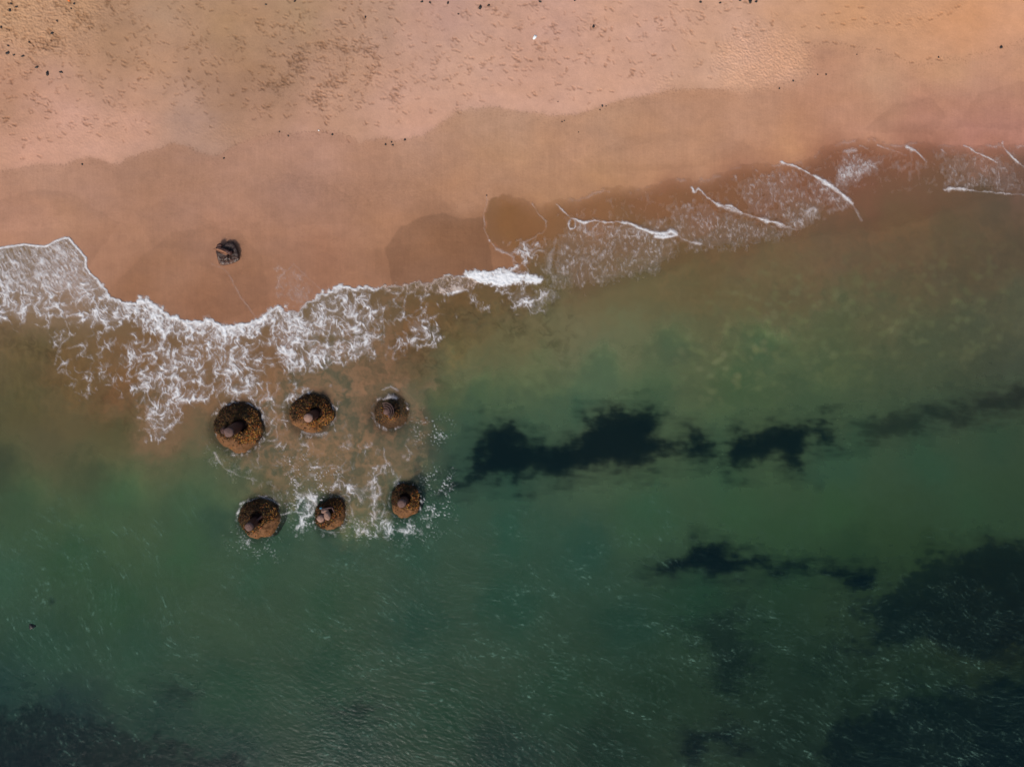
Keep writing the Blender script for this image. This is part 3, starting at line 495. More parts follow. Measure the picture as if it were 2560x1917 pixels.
# ------------------------------------------------------------------ scene helpers
C = scene.collection
K = .80             # surface albedo per unit of surveyed brightness
zl = Fd['zl']
def P(px, py, z=0.0):
    """survey position -> metres on a surface at height z"""
    return Vector(((px-1280)*PX*(H-z)/H, (958.5-py)*PX*(H-z)/H, z))
def tag(o, label=None, cat=None, group=None, kind=None):
    if label: o['label'] = label
    if cat: o['category'] = cat
    if group: o['group'] = group
    if kind: o['kind'] = kind
    return o
def thing(name, loc, label, cat, group=None):
    o = bpy.data.objects.new(name, None); C.objects.link(o); o.location = loc; o.empty_display_size = .3
    return tag(o, label, cat, group)
class NT:
    def __init__(s, name):
        s.m = bpy.data.materials.new(name); s.m.use_nodes = True; s.t = s.m.node_tree; s.t.nodes.clear()
        s.out = s.n('ShaderNodeOutputMaterial')
    def n(s, ty, **kw):
        x = s.t.nodes.new(ty)
        for k, v in kw.items(): setattr(x, k, v)
        return x
    def l(s, a, b): s.t.links.new(a, b)
    def attr(s, name): return s.n('ShaderNodeAttribute', attribute_name=name)
    def noise(s, scale, detail=3, rough=.6):
        tc = s.n('ShaderNodeTexCoord'); x = s.n('ShaderNodeTexNoise'); x.inputs['Scale'].default_value = scale
        x.inputs['Detail'].default_value = detail; x.inputs['Roughness'].default_value = rough
        s.l(tc.outputs['Object'], x.inputs['Vector']); return x
    def bump(s, fac, strength, dist, normal=None):
        b = s.n('ShaderNodeBump'); b.inputs['Strength'].default_value = strength; b.inputs['Distance'].default_value = dist
        s.l(fac, b.inputs['Height'])
        if normal: s.l(normal, b.inputs['Normal'])
        return b
    def mul(s, col, fac, lo, hi):
        """colour times a noise mapped to lo..hi"""
        mr = s.n('ShaderNodeMapRange'); mr.inputs['From Min'].default_value = .25; mr.inputs['From Max'].default_value = .75
        mr.inputs['To Min'].default_value = lo; mr.inputs['To Max'].default_value = hi; s.l(fac, mr.inputs['Value'])
        vm = s.n('ShaderNodeVectorMath', operation='SCALE'); s.l(col, vm.inputs[0]); s.l(mr.outputs[0], vm.inputs['Scale']); return vm
def grid_mesh(name, x, y, Z, keep=None, attrs={}):
    """raster sheet; keep = mask of vertices; faces whose four corners are kept"""
    h, w = Z.shape
    idx = np.arange(h*w).reshape(h, w)
    a, b, c, d = idx[:-1, :-1], idx[:-1, 1:], idx[1:, 1:], idx[1:, :-1]
    F = np.stack([a, d, c, b], -1).reshape(-1, 4)      # raster rows run down, so this order faces up
    co = np.stack([x, y, Z], -1).reshape(-1, 3).astype(f32)
    if keep is not None:
        kf = keep.reshape(-1); F = F[kf[F].all(1)]
        used = np.zeros(h*w, bool); used[F] = True
        remap = np.cumsum(used)-1; F = remap[F]; co = co[used]
    else: used = np.ones(h*w, bool)
    me = bpy.data.meshes.new(name)
    me.vertices.add(len(co)); me.vertices.foreach_set('co', co.ravel())
    me.loops.add(F.size); me.loops.foreach_set('vertex_index', F.ravel().astype(np.int32))
    me.polygons.add(len(F)); me.polygons.foreach_set('loop_start', np.arange(0, F.size, 4, dtype=np.int32))
    me.polygons.foreach_set('loop_total', np.full(len(F), 4, np.int32))
    me.polygons.foreach_set('use_smooth', np.ones(len(F), bool))
    for k, v in attrs.items():
        if v.ndim == 3:
            at = me.attributes.new(k, 'FLOAT_COLOR', 'POINT'); buf = np.ones((len(co), 4), f32); buf[:, :3] = v.reshape(-1, 3)[used]; at.data.foreach_set('color', buf.ravel())
        else:
            at = me.attributes.new(k, 'FLOAT', 'POINT'); at.data.foreach_set('value', v.reshape(-1)[used].astype(f32))
    me.update(calc_edges=True)
    o = bpy.data.objects.new(name, me); C.objects.link(o)
    return o
def place(Z):
    k = (H-Z)/H*PX
    return (GX-1280)*k, (958.5-GY)*k

# ------------------------------------------------------------------ optics of the water
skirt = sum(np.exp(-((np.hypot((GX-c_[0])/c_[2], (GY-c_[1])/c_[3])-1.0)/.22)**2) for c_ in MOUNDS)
sub = np.exp(-np.hypot((GX-974)/62, (GY-1034)/54)**4); sub_clear = (1-.25*sub)[..., None]
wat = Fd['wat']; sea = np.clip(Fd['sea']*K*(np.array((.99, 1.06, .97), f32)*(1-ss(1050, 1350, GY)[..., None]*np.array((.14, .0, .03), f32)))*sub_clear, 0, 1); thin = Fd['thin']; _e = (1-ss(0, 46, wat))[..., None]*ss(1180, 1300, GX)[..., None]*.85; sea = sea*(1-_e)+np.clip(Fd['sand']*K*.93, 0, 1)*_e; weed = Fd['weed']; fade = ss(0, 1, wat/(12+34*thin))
turb = Fd['turb']*(1-.85*ss(0, .4, weed))
alpha = (.46+.42*turb)*(1-thin)+.34*thin
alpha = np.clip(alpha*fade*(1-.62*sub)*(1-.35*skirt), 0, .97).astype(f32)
Tn = np.array((.60, .90, .78), f32)
tint = (Tn+(1-Tn)*np.clip(turb+thin, 0, 1)[..., None])          # clear sea water tints, thin swash does not
D0 = np.array((.0006, .0075, .0125), f32)
tw = np.clip(turb*1.1+thin, 0, 1)[..., None]
Dc = D0*(1-tw)+sea*tw
A = alpha[..., None]
tr = ((1-A)*tint)**2
bed = np.clip((sea-A*Dc)/np.maximum(tr, 1e-3), .006, .62)
bed = bed*(A > .02)+Fd['sand']*K*(A <= .02)
kk = ss(0, 10, wat)[..., None]
ground_col = np.clip(Fd['sand']*K*(1-kk)+bed*kk, 0, .9)
# soaked, darker ground round the lone stump on the beach, footprint shade painted as darker sand
r_ = np.hypot((GX-570)/44, (GY-636)/46); ground_col = ground_col*(1-.04*np.exp(-(r_-1)**2/.06))[..., None]
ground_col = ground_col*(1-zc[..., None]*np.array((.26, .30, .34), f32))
Dc = np.where(A > .05, np.clip((sea-tr*np.clip(ground_col, 0, .62))/np.maximum(A, .05), .0008, .8), Dc)
pale = np.array((.115, .22, .17), f32)  # colour of the painted sky reflection and aeration on the crests
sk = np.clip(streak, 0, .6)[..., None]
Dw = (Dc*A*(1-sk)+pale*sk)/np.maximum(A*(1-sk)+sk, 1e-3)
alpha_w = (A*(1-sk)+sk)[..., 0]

# ------------------------------------------------------------------ sand, one sheet from the beach down to the sea bed
hole = np.exp(-np.maximum(r_-1, 0)**2/.09)
Zg = Fd['zbed']+Fd['zr']*ss(12, -6, wat)+zf*.042-.05*hole
Zw = np.maximum(waves*ss(5, 70, wat), Fd['zbed']+.012+.02*ss(0, 8, wat))+.006*Fd['m1']*fade
Zg = np.where(wat > 0, np.minimum(Zg, Zw-.008), Zg)
gx_, gy_ = place(Zg)
m = NT('beach sand'); pr_ = m.n('ShaderNodeBsdfPrincipled'); at = m.attr('col')
n_a = m.noise(9, 6, .7); n_b = m.noise(60, 3, .7)
c1 = m.mul(at.outputs['Color'], n_a.outputs['Fac'], .93, 1.07)
m.l(c1.outputs[0], pr_.inputs['Base Color'])
rg_ = m.attr('rough'); m.l(rg_.outputs['Fac'], pr_.inputs['Roughness']); pr_.inputs['Specular IOR Level'].default_value = .22
b1 = m.bump(n_a.outputs['Fac'], .35, .03); b2 = m.bump(n_b.outputs['Fac'], .3, .01, b1.outputs[0]); m.l(b2.outputs[0], pr_.inputs['Normal'])
m.l(pr_.outputs[0], m.out.inputs[0])
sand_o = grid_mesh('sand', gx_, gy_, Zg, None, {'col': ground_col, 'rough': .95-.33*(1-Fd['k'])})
sand_o.data.materials.append(m.m); tag(sand_o, 'pink-brown beach sand, dry and trodden above and dark and wet below', None, None, 'structure')

# ------------------------------------------------------------------ water
wx_, wy_ = place(Zw)
m = NT('sea water'); d_ = m.n('ShaderNodeBsdfDiffuse'); t_ = m.n('ShaderNodeBsdfTransparent'); g_ = m.n('ShaderNodeBsdfGlossy')
g_.inputs['Roughness'].default_value = .30; g_.inputs['Color'].default_value = (1, 1, 1, 1)
mx = m.n('ShaderNodeMixShader'); mf = m.n('ShaderNodeMixShader'); fr = m.n('ShaderNodeFresnel'); fr.inputs['IOR'].default_value = 1.33
m.l(m.attr('body').outputs['Color'], d_.inputs['Color']); m.l(m.attr('tint').outputs['Color'], t_.inputs['Color'])
m.l(m.attr('cloud').outputs['Fac'], mx.inputs[0]); m.l(t_.outputs[0], mx.inputs[1]); m.l(d_.outputs[0], mx.inputs[2])
nw = m.noise(3.2, 5, .6); bw = m.bump(nw.outputs['Fac'], .35, .06)
m.l(bw.outputs[0], g_.inputs['Normal']); m.l(bw.outputs[0], fr.inputs['Normal'])
sc_ = m.n('ShaderNodeMath', operation='MULTIPLY'); m.l(fr.outputs[0], sc_.inputs[0]); m.l(m.attr('film').outputs['Fac'], sc_.inputs[1])
m.l(sc_.outputs[0], mf.inputs[0]); m.l(mx.outputs[0], mf.inputs[1]); m.l(g_.outputs[0], mf.inputs[2]); m.l(mf.outputs[0], m.out.inputs[0])
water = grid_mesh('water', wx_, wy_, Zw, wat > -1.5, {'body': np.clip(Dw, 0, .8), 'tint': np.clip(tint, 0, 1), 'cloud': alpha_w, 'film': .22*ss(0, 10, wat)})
water.data.materials.append(m.m); tag(water, 'green sea turning sandy brown near the beach', None, None, 'structure')

# ------------------------------------------------------------------ foam, a frothy layer riding on the water
Zf = Zw+.012+.05*foam+.03*foam*Fd['f1']
Zf = np.maximum(Zf, Zg+.012)
fx_, fy_ = place(Zf)
m = NT('sea foam'); d_ = m.n('ShaderNodeBsdfDiffuse'); t_ = m.n('ShaderNodeBsdfTransparent'); mx = m.n('ShaderNodeMixShader')
nf = m.noise(7, 5, .7); bf = m.bump(nf.outputs['Fac'], .6, .08); m.l(bf.outputs[0], d_.inputs['Normal'])
m.l(m.attr('froth').outputs['Color'], d_.inputs['Color']); m.l(m.attr('cover').outputs['Fac'], mx.inputs[0])
m.l(t_.outputs[0], mx.inputs[1]); m.l(d_.outputs[0], mx.inputs[2]); m.l(mx.outputs[0], m.out.inputs[0])
sandy = (ss(.25, .8, turb)*ss(.95, .3, foam))[..., None]
churn = (samp(sdf(q("950,700 1117,688 1180,695 1210,715 1100,735 960,728")), GX, GY) > 0)[..., None]*.6
froth = np.array((.73, .74, .76), f32)*(1-sandy)+np.array((.66, .60, .60), f32)*sandy
froth = froth*(1-churn)+np.array((.42, .26, .17), f32)*churn
def grow(b):
    b = b.copy(); b[1:] |= b[:-1]; b[:-1] |= b[1:]; b[:, 1:] |= b[:, :-1]; b[:, :-1] |= b[:, 1:]; return b
fo = grid_mesh('sea_foam', fx_, fy_, Zf, grow(foam > .03), {'cover': foam*.96, 'froth': froth})
fo.data.materials.append(m.m); tag(fo, 'white lacy surf foam spread along the edge of the sea', None, None, 'stuff')
tag(fo, None, 'foam')

# ------------------------------------------------------------------ seaweed beds under the water
m = NT('dark seaweed'); d_ = m.n('ShaderNodeBsdfDiffuse'); t_ = m.n('ShaderNodeBsdfTransparent'); mx = m.n('ShaderNodeMixShader')
d_.inputs['Color'].default_value = (.003, .013, .021, 1); m.l(m.attr('cover').outputs['Fac'], mx.inputs[0])
m.l(t_.outputs[0], mx.inputs[1]); m.l(d_.outputs[0], mx.inputs[2]); m.l(mx.outputs[0], m.out.inputs[0]); WEEDM = m.m
m = NT('seaweed frond'); p_ = m.n('ShaderNodeBsdfPrincipled'); p_.inputs['Base Color'].default_value = (.012, .017, .010, 1); p_.inputs['Roughness'].default_value = .6
m.l(p_.outputs[0], m.out.inputs[0]); FRONDM = m.m
Zs = Fd['zbed']+.05+.16*weed*(1+.8*Fd['m1'])
sx_, sy_ = place(Zs)
wl_ = ["long dark seaweed bed lying right of the stumps, the largest in the middle of the sea", "dark ragged seaweed bed in the middle right, split by a sandy gap", "faint dark streak of seaweed reaching the right edge of the sea", "long thin dark seaweed bed across the lower right sea",
       "broad mottled brown-black seaweed bed at the far right edge", "small dark seaweed clump at the bottom right of centre", "faint upright smudge of seaweed below the long thin bed", "dark seaweed bed filling the bottom right corner",
       "blue-black seaweed bed filling the bottom left corner", "small dark seaweed spot below left, near the corner bed", "flat dark seaweed spot near the bottom, below the stumps"]
own = np.stack([samp(sdf(w[0]), GX, GY) for w in WEED], 0).argmax(0)
rw = np.random.RandomState(9)
for k, (w, lab) in enumerate(zip(WEED, wl_)):
    keep = grow((own == k) & (weed > .03) & (wat > 30))
    if not keep.any(): continue
    jj, ii = np.nonzero(keep); sl_ = (slice(max(jj.min()-1, 0), jj.max()+2), slice(max(ii.min()-1, 0), ii.max()+2))
    st = 2
    so = grid_mesh('seaweed_bed', sx_[sl_][::st, ::st], sy_[sl_][::st, ::st], Zs[sl_][::st, ::st], keep[sl_][::st, ::st], {'cover': np.clip(weed[sl_]*.97, 0, 1)[::st, ::st]})
    so.data.materials.append(WEEDM); so.data.materials.append(FRONDM)
    tag(so, lab, 'seaweed', None, 'stuff')

# ------------------------------------------------------------------ mesh tools for the stumps and small things
import bmesh
def mesh_obj(name, verts, faces, mat, parent=None, smooth=True, cols=None, label=None):
    me = bpy.data.meshes.new(name); me.from_pydata([tuple(v) for v in verts], [], faces)
    me.polygons.foreach_set('use_smooth', [smooth]*len(me.polygons))
    if cols is not None:
        at = me.attributes.new('col', 'FLOAT_COLOR', 'POINT'); at.data.foreach_set('color', np.concatenate([np.asarray(cols, f32), np.ones((len(cols), 1), f32)], 1).ravel())
    me.materials.append(mat); me.update()
    o = bpy.data.objects.new(name, me); C.objects.link(o)
    if parent: o.parent = parent
    if label: o['label'] = label
    return o
def colmat(name, rough=.7, nscale=14, lo=.6, hi=1.3, bump=.5, dist=.03, spec=.4, col=None):
    m = NT(name); p = m.n('ShaderNodeBsdfPrincipled'); p.inputs['Roughness'].default_value = rough; p.inputs['Specular IOR Level'].default_value = spec
    if col is None: src = m.attr('col').outputs['Color']
    else:
        r = m.n('ShaderNodeRGB'); r.outputs[0].default_value = (*col, 1); src = r.outputs[0]
    n = m.noise(nscale, 6, .7); c = m.mul(src, n.outputs['Fac'], lo, hi); m.l(c.outputs[0], p.inputs['Base Color'])
    b = m.bump(n.outputs['Fac'], bump, dist); m.l(b.outputs[0], p.inputs['Normal']); m.l(p.outputs[0], m.out.inputs[0]); return m.m
M_CONC = colmat('weathered stump base', .75, 7, .6, 1.35, .5, .05, .2)
M_CRUST = colmat('mussels and wrack', .8, 20, .7, 1.3, .4, .02, .15)
M_IRON = colmat('rusted iron', .6, 16, .4, 1.6, .7, .03, .5, (.055, .018, .012))
M_FILL = colmat('pink concrete core', .8, 12, .7, 1.2, .6, .03, .3, (.28, .165, .125)); M_GREY = colmat('stained concrete core', .8, 12, .5, 1.4, .6, .04, .3, (.12, .068, .058))
M_BARN = colmat('barnacles', .8, 30, .8, 1.1, .3, .01, .3, (.50, .45, .40))
M_DARK = colmat('black wrack', .5, 20, .5, 1.4, .5, .02, .5, (.014, .011, .010))
def hn(x, y, s): return float(perlin(np.array([x], f32), np.array([y], f32), s)[0])
def pn(x, y, s): return perlin(np.asarray(x, f32), np.asarray(y, f32), s)
def tube(p0, p1, r0, r1, seg=18, rings=5, rag=.0, cap=True, seed=1):
    """a rugged cylinder from p0 to p1 with a broken, uneven top"""
    p0 = Vector(p0); p1 = Vector(p1); ax_ = (p1-p0).normalized(); u = ax_.cross(Vector((0, 1, .2))).normalized(); v = ax_.cross(u)
    vs = []; fs = []
    for k in range(rings+1):
        t = k/rings
        for s in range(seg):
            a = 2*math.pi*s/seg; r = (r0+(r1-r0)*t)*(1+.10*hn(a*1.7, t*3+seed, seed))
            e = rag*hn(a*1.9+5, seed*1.3, seed+3) if k == rings else 0
            vs.append(p0.lerp(p1, t)+(u*math.cos(a)+v*math.sin(a))*r+ax_*e)
    for k in range(rings):
        for s in range(seg):
            a, b = k*seg+s, k*seg+(s+1) % seg; fs.append((a, b, b+seg, a+seg))
    if cap: fs.append(tuple(range(rings*seg, rings*seg+seg)))
    return vs, fs
def lump(c, rx, ry, rz, seed, rot=0, seg=14, rings=8, rough=.18, tilt=0):
    vs = []; fs = []
    M_ = Matrix.Rotation(rot, 3, 'Z') @ Matrix.Rotation(tilt, 3, 'Y')
    for k in range(rings+1):
        ph = math.pi*k/rings
        for s in range(seg):
            a = 2*math.pi*s/seg
            d = Vector((math.sin(ph)*math.cos(a), math.sin(ph)*math.sin(a), math.cos(ph)))
            r = 1+rough*hn(d.x*1.8+seed, d.y*1.8+d.z*1.3, seed)*1.6
            vs.append(Vector(c)+M_ @ Vector((d.x*rx*r, d.y*ry*r, d.z*rz*r)))
    for k in range(rings):
        for s in range(seg):
            a, b = k*seg+s, k*seg+(s+1) % seg; fs.append((a+seg, b+seg, b, a))
    return vs, fs
def join(parts):
    V_, F_ = [], []
    for v, f in parts:
        o = len(V_); V_ += list(v); F_ += [tuple(i+o for i in g) for g in f]
    return V_, F_

def base_mesh(cx, cy, ra, rb, top, seed, hole, slab, shape=None, sink=0):
    """domed concrete drum: local coordinates, metres. hole = (x, y, r, depth); slab = direction of the bare flank"""
    nr, na = 40, 96; vs = []; cols = []
    rs = np.concatenate([np.linspace(0, 1, 30), [1.02, 1.04, 1.07, 1.10, 1.13, 1.16, 1.2, 1.25, 1.3, 1.35]])
    zf_ = lambda r: np.where(r < 1, top*(1-.72*r**2.4), top*.28-(r-1)*2.6-np.maximum(r-1.12, 0)*9)
    A_ = np.linspace(0, 2*np.pi, na, endpoint=False)
    R_, AA = np.meshgrid(rs, A_, indexing='ij')
    out = 1+.10*pn(np.cos(AA)*1.6+seed, np.sin(AA)*1.6, seed)+.045*pn(np.cos(AA)*5+seed, np.sin(AA)*5, seed+3)
    if shape: out = out*np.interp(AA, np.linspace(0, 2*np.pi, len(shape)+1), list(shape)+[shape[0]])
    X_ = R_*ra*out*np.cos(AA); Y_ = R_*rb*out*np.sin(AA)
    Z_ = zf_(R_)+.10*pn(X_*1.6+seed, Y_*1.6, seed+1)+.05*pn(X_*5, Y_*5+seed, seed+2)
    Z_ = Z_-sink*ss(.30, .75, R_+.12*pn(X_*1.5, Y_*1.5+seed, seed+9))
    hx, hy, hr, hd = hole
    hh = np.hypot(X_-hx, Y_-hy)/hr
    Z_ = Z_-hd*ss(1.05, .6, hh)+.06*np.exp(-((hh-1.15)/.18)**2)
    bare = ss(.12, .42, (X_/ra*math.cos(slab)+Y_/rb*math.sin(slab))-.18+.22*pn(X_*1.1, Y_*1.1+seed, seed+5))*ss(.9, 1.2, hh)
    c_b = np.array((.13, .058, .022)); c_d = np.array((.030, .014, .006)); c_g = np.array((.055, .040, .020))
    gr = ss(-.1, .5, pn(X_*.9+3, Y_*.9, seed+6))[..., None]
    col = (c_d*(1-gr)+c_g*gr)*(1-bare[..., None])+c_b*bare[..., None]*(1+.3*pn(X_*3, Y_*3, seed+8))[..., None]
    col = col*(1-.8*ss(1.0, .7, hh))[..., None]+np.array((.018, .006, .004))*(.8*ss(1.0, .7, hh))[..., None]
    vs = np.stack([X_, Y_, Z_], -1).reshape(-1, 3); n = len(rs)
    fs = [(i*na+j, (i+1)*na+j, (i+1)*na+(j+1) % na, i*na+(j+1) % na) for i in range(1, n-1) for j in range(na)]
    fs += [(0, na+j, na+(j+1) % na) for j in range(na)]
    return vs, fs, np.clip(col.reshape(-1, 3), .002, .8), (X_, Y_, Z_, bare, hh)

OCT = [Vector(v) for v in ((1, 0, 0), (-1, 0, 0), (0, 1, 0), (0, -1, 0), (0, 0, 1), (0, 0, -1))]
OF = [(0, 2, 4), (2, 1, 4), (1, 3, 4), (3, 0, 4), (2, 0, 5), (1, 2, 5), (3, 1, 5), (0, 3, 5)]
def crust(name, grid, ra, rb, n, seed, parent, gold, rmax=1.0, zmin=-.2, big=1.0):
    """hundreds of mussels and wrack tufts growing over the base, one surface cover"""
    X_, Y_, Z_, bare, hh = grid; r = random.Random(seed); vs, fs, cs = [], [], []
    nr_ = 30; na = X_.shape[1]; t = 0; k = 0
    while k < n and t < n*20:
        t += 1; i = int(math.sqrt(r.random())*nr_*rmax); j = r.randrange(na); i = min(i, nr_+1)
        if r.random() < bare[i, j]*.96 or hh[i, j] < .86 or Z_[i, j] < zmin: continue
        x, y, z = X_[i, j]+r.gauss(0, .04), Y_[i, j]+r.gauss(0, .04), Z_[i, j]
        s = r.uniform(.018, .042)*big; e = Matrix.Rotation(r.uniform(0, 6.28), 3, 'Z') @ Matrix.Rotation(r.uniform(-1, 1), 3, 'X')
        ln = r.uniform(.8, 2.0); o = len(vs)
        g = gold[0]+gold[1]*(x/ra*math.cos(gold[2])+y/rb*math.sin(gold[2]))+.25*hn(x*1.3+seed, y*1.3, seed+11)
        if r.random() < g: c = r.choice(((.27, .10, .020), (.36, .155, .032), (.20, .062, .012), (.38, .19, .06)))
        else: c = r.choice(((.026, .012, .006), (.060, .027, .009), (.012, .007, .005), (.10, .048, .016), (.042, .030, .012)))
        c = tuple(q_*r.uniform(.7, 1.25) for q_ in c)
        for v in OCT: vs.append(Vector((x, y, z+s*.35))+e @ Vector((v.x*s*ln, v.y*s, v.z*s*.9))); cs.append(c)
        fs += [tuple(a+o for a in f) for f in OF]; k += 1
    return mesh_obj(name, vs, fs, M_CRUST, parent, False, cs)

def lab(i): return ["largest seaweed-crusted stump with rusty broken column, leftmost of the upper row of three", "round stump with a pale flat-topped concrete post, middle of the upper row of three",
    "half-sunken stump with curled rusty ribs in green shallow water, rightmost of the upper row", "dark round stump with a leaning post, leftmost of the lower row of three",
    "narrow stump with pale broken blocks and dark iron strap, middle of the lower row", "small orange-flanked stump with a short post ringed by foam, rightmost of the lower row"][i]
# (centre, radii, top height, hole centre/radius/depth, post foot, post head, post height, radius, slab direction, gold)
SPEC = [
 ((594, 1070), (58, 59), .85, (600, 1063, 20, .45), (598, 1064), (571, 1081), 1.35, .36, -1.9, (.22, .62, -.7), [1.0, 1, .98, 1, .98, .97, .99, 1, 1.0, .97, .96, .97, .96, .94, .9, .93]),
 ((777, 1036), (52, 50), .75, (789, 1033, 19, .40), (788, 1034), (770, 1045), 1.25, .33, -2.0, (.32, .35, -.5), [1, 1, .98, .98, 1, .98, .95, .96, 1, .96, .86, .88, .90, .85, .80, .9]),
 ((976, 1031), (42, 40), .34, (978, 1022, 14, .22), (978, 1022), (966, 1029), .75, .26, -1.3, (.25, .5, -1.3), None),
 ((645, 1297), (46, 48), .80, (642, 1294, 17, .40), (640, 1300), (622, 1317), 1.15, .32, -1.0, (.16, .5, -.8), None),
 ((824, 1283), (36, 44), .70, (826, 1275, 12, .15), (820, 1284), (800, 1297), .75, .28, -.9, (.20, .35, -.5), [.95, 1, 1, .9, .72, .66, .70, .9, .98, 1.05, 1.1, 1.0, .95, .95, .95, .95]),
 ((1012, 1253), (35, 41), .62, (1014, 1246, 16, .35), (1012, 1250), (1004, 1258), 1.0, .33, -1.7, (.18, .55, -.8), None)]
for i, (c, rad, top, hole_, foot, head, ph, pr, slab, gold, shape) in enumerate(SPEC):
    o0 = P(c[0], c[1], 0.35); o0.z = 0
    st = thing('pier_stump', o0, lab(i), 'pier stump', 'broken pier stumps standing in the surf')
    loc = lambda x, y, z: P(x, y, z)-o0
    h0 = loc(hole_[0], hole_[1], top)
    ra, rb = rad[0]*PX, rad[1]*PX
    vs, fs, cs, G = base_mesh(0, 0, ra, rb, top, 40+i*7, (h0.x, h0.y, hole_[2]*PX, hole_[3]), slab, shape, .62 if i == 2 else 0)
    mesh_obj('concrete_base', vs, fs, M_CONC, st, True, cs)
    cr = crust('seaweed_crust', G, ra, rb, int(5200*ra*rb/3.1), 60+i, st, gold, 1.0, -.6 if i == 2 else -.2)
    zt = top-.30
    f_, h_ = loc(foot[0], foot[1], zt-.2), loc(head[0], head[1], zt+ph)
    ax_v = (h_-f_).normalized()
    # cast-iron casing with a broken rim and the concrete core standing proud of it
    v, f = tube(f_, h_-ax_v*.14, pr*1.12, pr*1.05, 22, 8, .16, False, 70+i)
    mesh_obj('iron_casing', v, f, M_IRON, st, True)
    v, f = tube(f_, h_, pr*.86, pr*.96, 20, 6, .05, True, 90+i); v2, f2 = lump(h_, pr*.9, pr*.86, .10, 31+i, .3*i)
    mesh_obj('concrete_core', *join([(v, f), (v2, f2)]), M_FILL if i in (1, 4) else M_GREY, st, True)
    if i == 0:
        parts = [tube(loc(606, 1058, .5), loc(580, 1070, 1.75), .06, .04, 8, 4, 0, True, 3), tube(loc(600, 1072, .5), loc(582, 1083, 1.5), .09, .05, 8, 4, 0, True, 4), lump(loc(560, 1076, 1.1), .22, .30, .3, 8)]
        mesh_obj('iron_shards', *join(parts), M_IRON, st, True)
    if i == 2:     # curled ribs
        rb_ = []
        for k, rr in enumerate((.30, .44, .58)):
            pts = [loc(966, 1028, .5)+Vector((rr*math.cos(a), rr*math.sin(a)*1.1, .42-.08*k)) for a in np.linspace(-.9, 2.0, 9)]
            rb_ += [tube(a, b, .04, .04, 8, 1, 0, True, 5+k) for a, b in zip(pts[:-1], pts[1:])]
        rb_.append(tube(loc(976, 1022, .5), loc(972, 1044, .8), .08, .06, 8, 3, 0, True, 9))
        mesh_obj('iron_ribs', *join(rb_), M_GREY, st, True, None, 'pale rusty curled ribs')
    if i == 4:
        mesh_obj('concrete_block', *join([lump(loc(818, 1289, .95), .24, .36, .28, 12, .3), lump(loc(812, 1278, .9), .30, .20, .2, 14, .2)]), M_FILL, st, True)
        mesh_obj('iron_strap', *join([tube(loc(808, 1272, .9), loc(810, 1303, 1.15), .07, .06, 8, 4, 0, True, 15), tube(loc(802, 1273, .9), loc(830, 1268, .95), .08, .06, 8, 4, 0, True, 16), tube(loc(830, 1268, .9), loc(836, 1280, .8), .06, .05, 8, 3, 0, True, 17)]), M_IRON, st, True)
    if i == 3:
        mesh_obj('iron_shards', *join([tube(loc(655, 1290, .6), loc(630, 1312, 1.0), .10, .06, 8, 4, 0, True, 21), lump(loc(629, 1309, 1.0), .16, .2, .25, 22)]), M_IRON, st, True)
    if i == 5:
        mesh_obj('iron_shards', *join([lump(loc(1012, 1250, .9), .24, .2, .3, 23), tube(loc(1000, 1268, .5), loc(1006, 1262, .9), .06, .05, 8, 3, 0, True, 24)]), M_IRON, st, True)

# the lone stump up on the wet sand: jagged black shell, a leaning iron plate, barnacles
zb = float(samp(Fd['zl'], np.array([570.], f32), np.array([636.], f32))[0])
o0 = P(570, 638, zb+.2); o0.z = zb-.1
st = thing('beach_stump', o0, 'jagged black broken stump with a rusty plate, alone on the wet sand', 'stump')
bloc = lambda x, y, z: P(x, y, z+zb)-o0
OUTL = q("541,630 540,620 547,612 557,614 562,612 567,605 575,606 582,605 588,612 593,623 597,639 596,651 587,656 575,660 561,663 552,662 547,656 544,643")
n = len(OUTL); cx0, cy0 = 570, 636; vs = []; cols = []; rings_ = [(1.08, -.3), (1.02, .1), (.96, .30), (.82, .38), (.6, .27), (.4, .22), (.2, .20), (.03, .20)]
SUBD = 4
ring_pts = [(OUTL[k][0]+(OUTL[(k+1) % n][0]-OUTL[k][0])*s/SUBD, OUTL[k][1]+(OUTL[(k+1) % n][1]-OUTL[k][1])*s/SUBD) for k in range(n) for s in range(SUBD)]
N_ = len(ring_pts)
for sc, z in rings_:
    for k, (x, y) in enumerate(ring_pts):
        up_ = 1 if y < 636 else .62
        b_ = ss(20, -25, np.float32(x-570))*.0
        zz = z*(up_ if z > 0 else 1)+(.09*hn(x/9, y/9, 7)+.05*hn(x/3, y/3, 8))*(z > 0)
        vs.append(bloc(cx0+(x-cx0)*sc, cy0+(y-cy0)*sc, zz))
        low = max(0., min(1., (y-cy0)*sc/18)); gg = np.array((.026, .012, .010))*(1-low)+np.array((.095, .046, .030))*low
        cols.append(gg*(1+.5*hn(x*sc/5, y*sc/5, 9)))
fs = [(r*N_+k, r*N_+(k+1) % N_, (r+1)*N_+(k+1) % N_, (r+1)*N_+k) for r in range(len(rings_)-1) for k in range(N_)]
fs = [f[::-1] for f in fs]+[tuple(range((len(rings_)-1)*N_, len(rings_)*N_))]
mesh_obj('broken_shell', vs, fs, colmat('black iron shell', .6, 12, .6, 1.5, .8, .05, .5), st, True, np.clip(cols, .002, 1))
pl = [(533, 622, .50), (545, 622, .62), (556, 626, .66), (564, 630, .62), (570, 636, .5), (563, 638, .48), (554, 634, .54), (543, 628, .5)]
top_ = [bloc(x, y, z) for x, y, z in pl]; bot_ = [v-Vector((0, -.05, .10)) for v in top_]
m8 = len(pl); fs = [tuple(range(m8-1, -1, -1)), tuple(range(m8, 2*m8))]+[(k, (k+1) % m8, (k+1) % m8+m8, k+m8) for k in range(m8)]
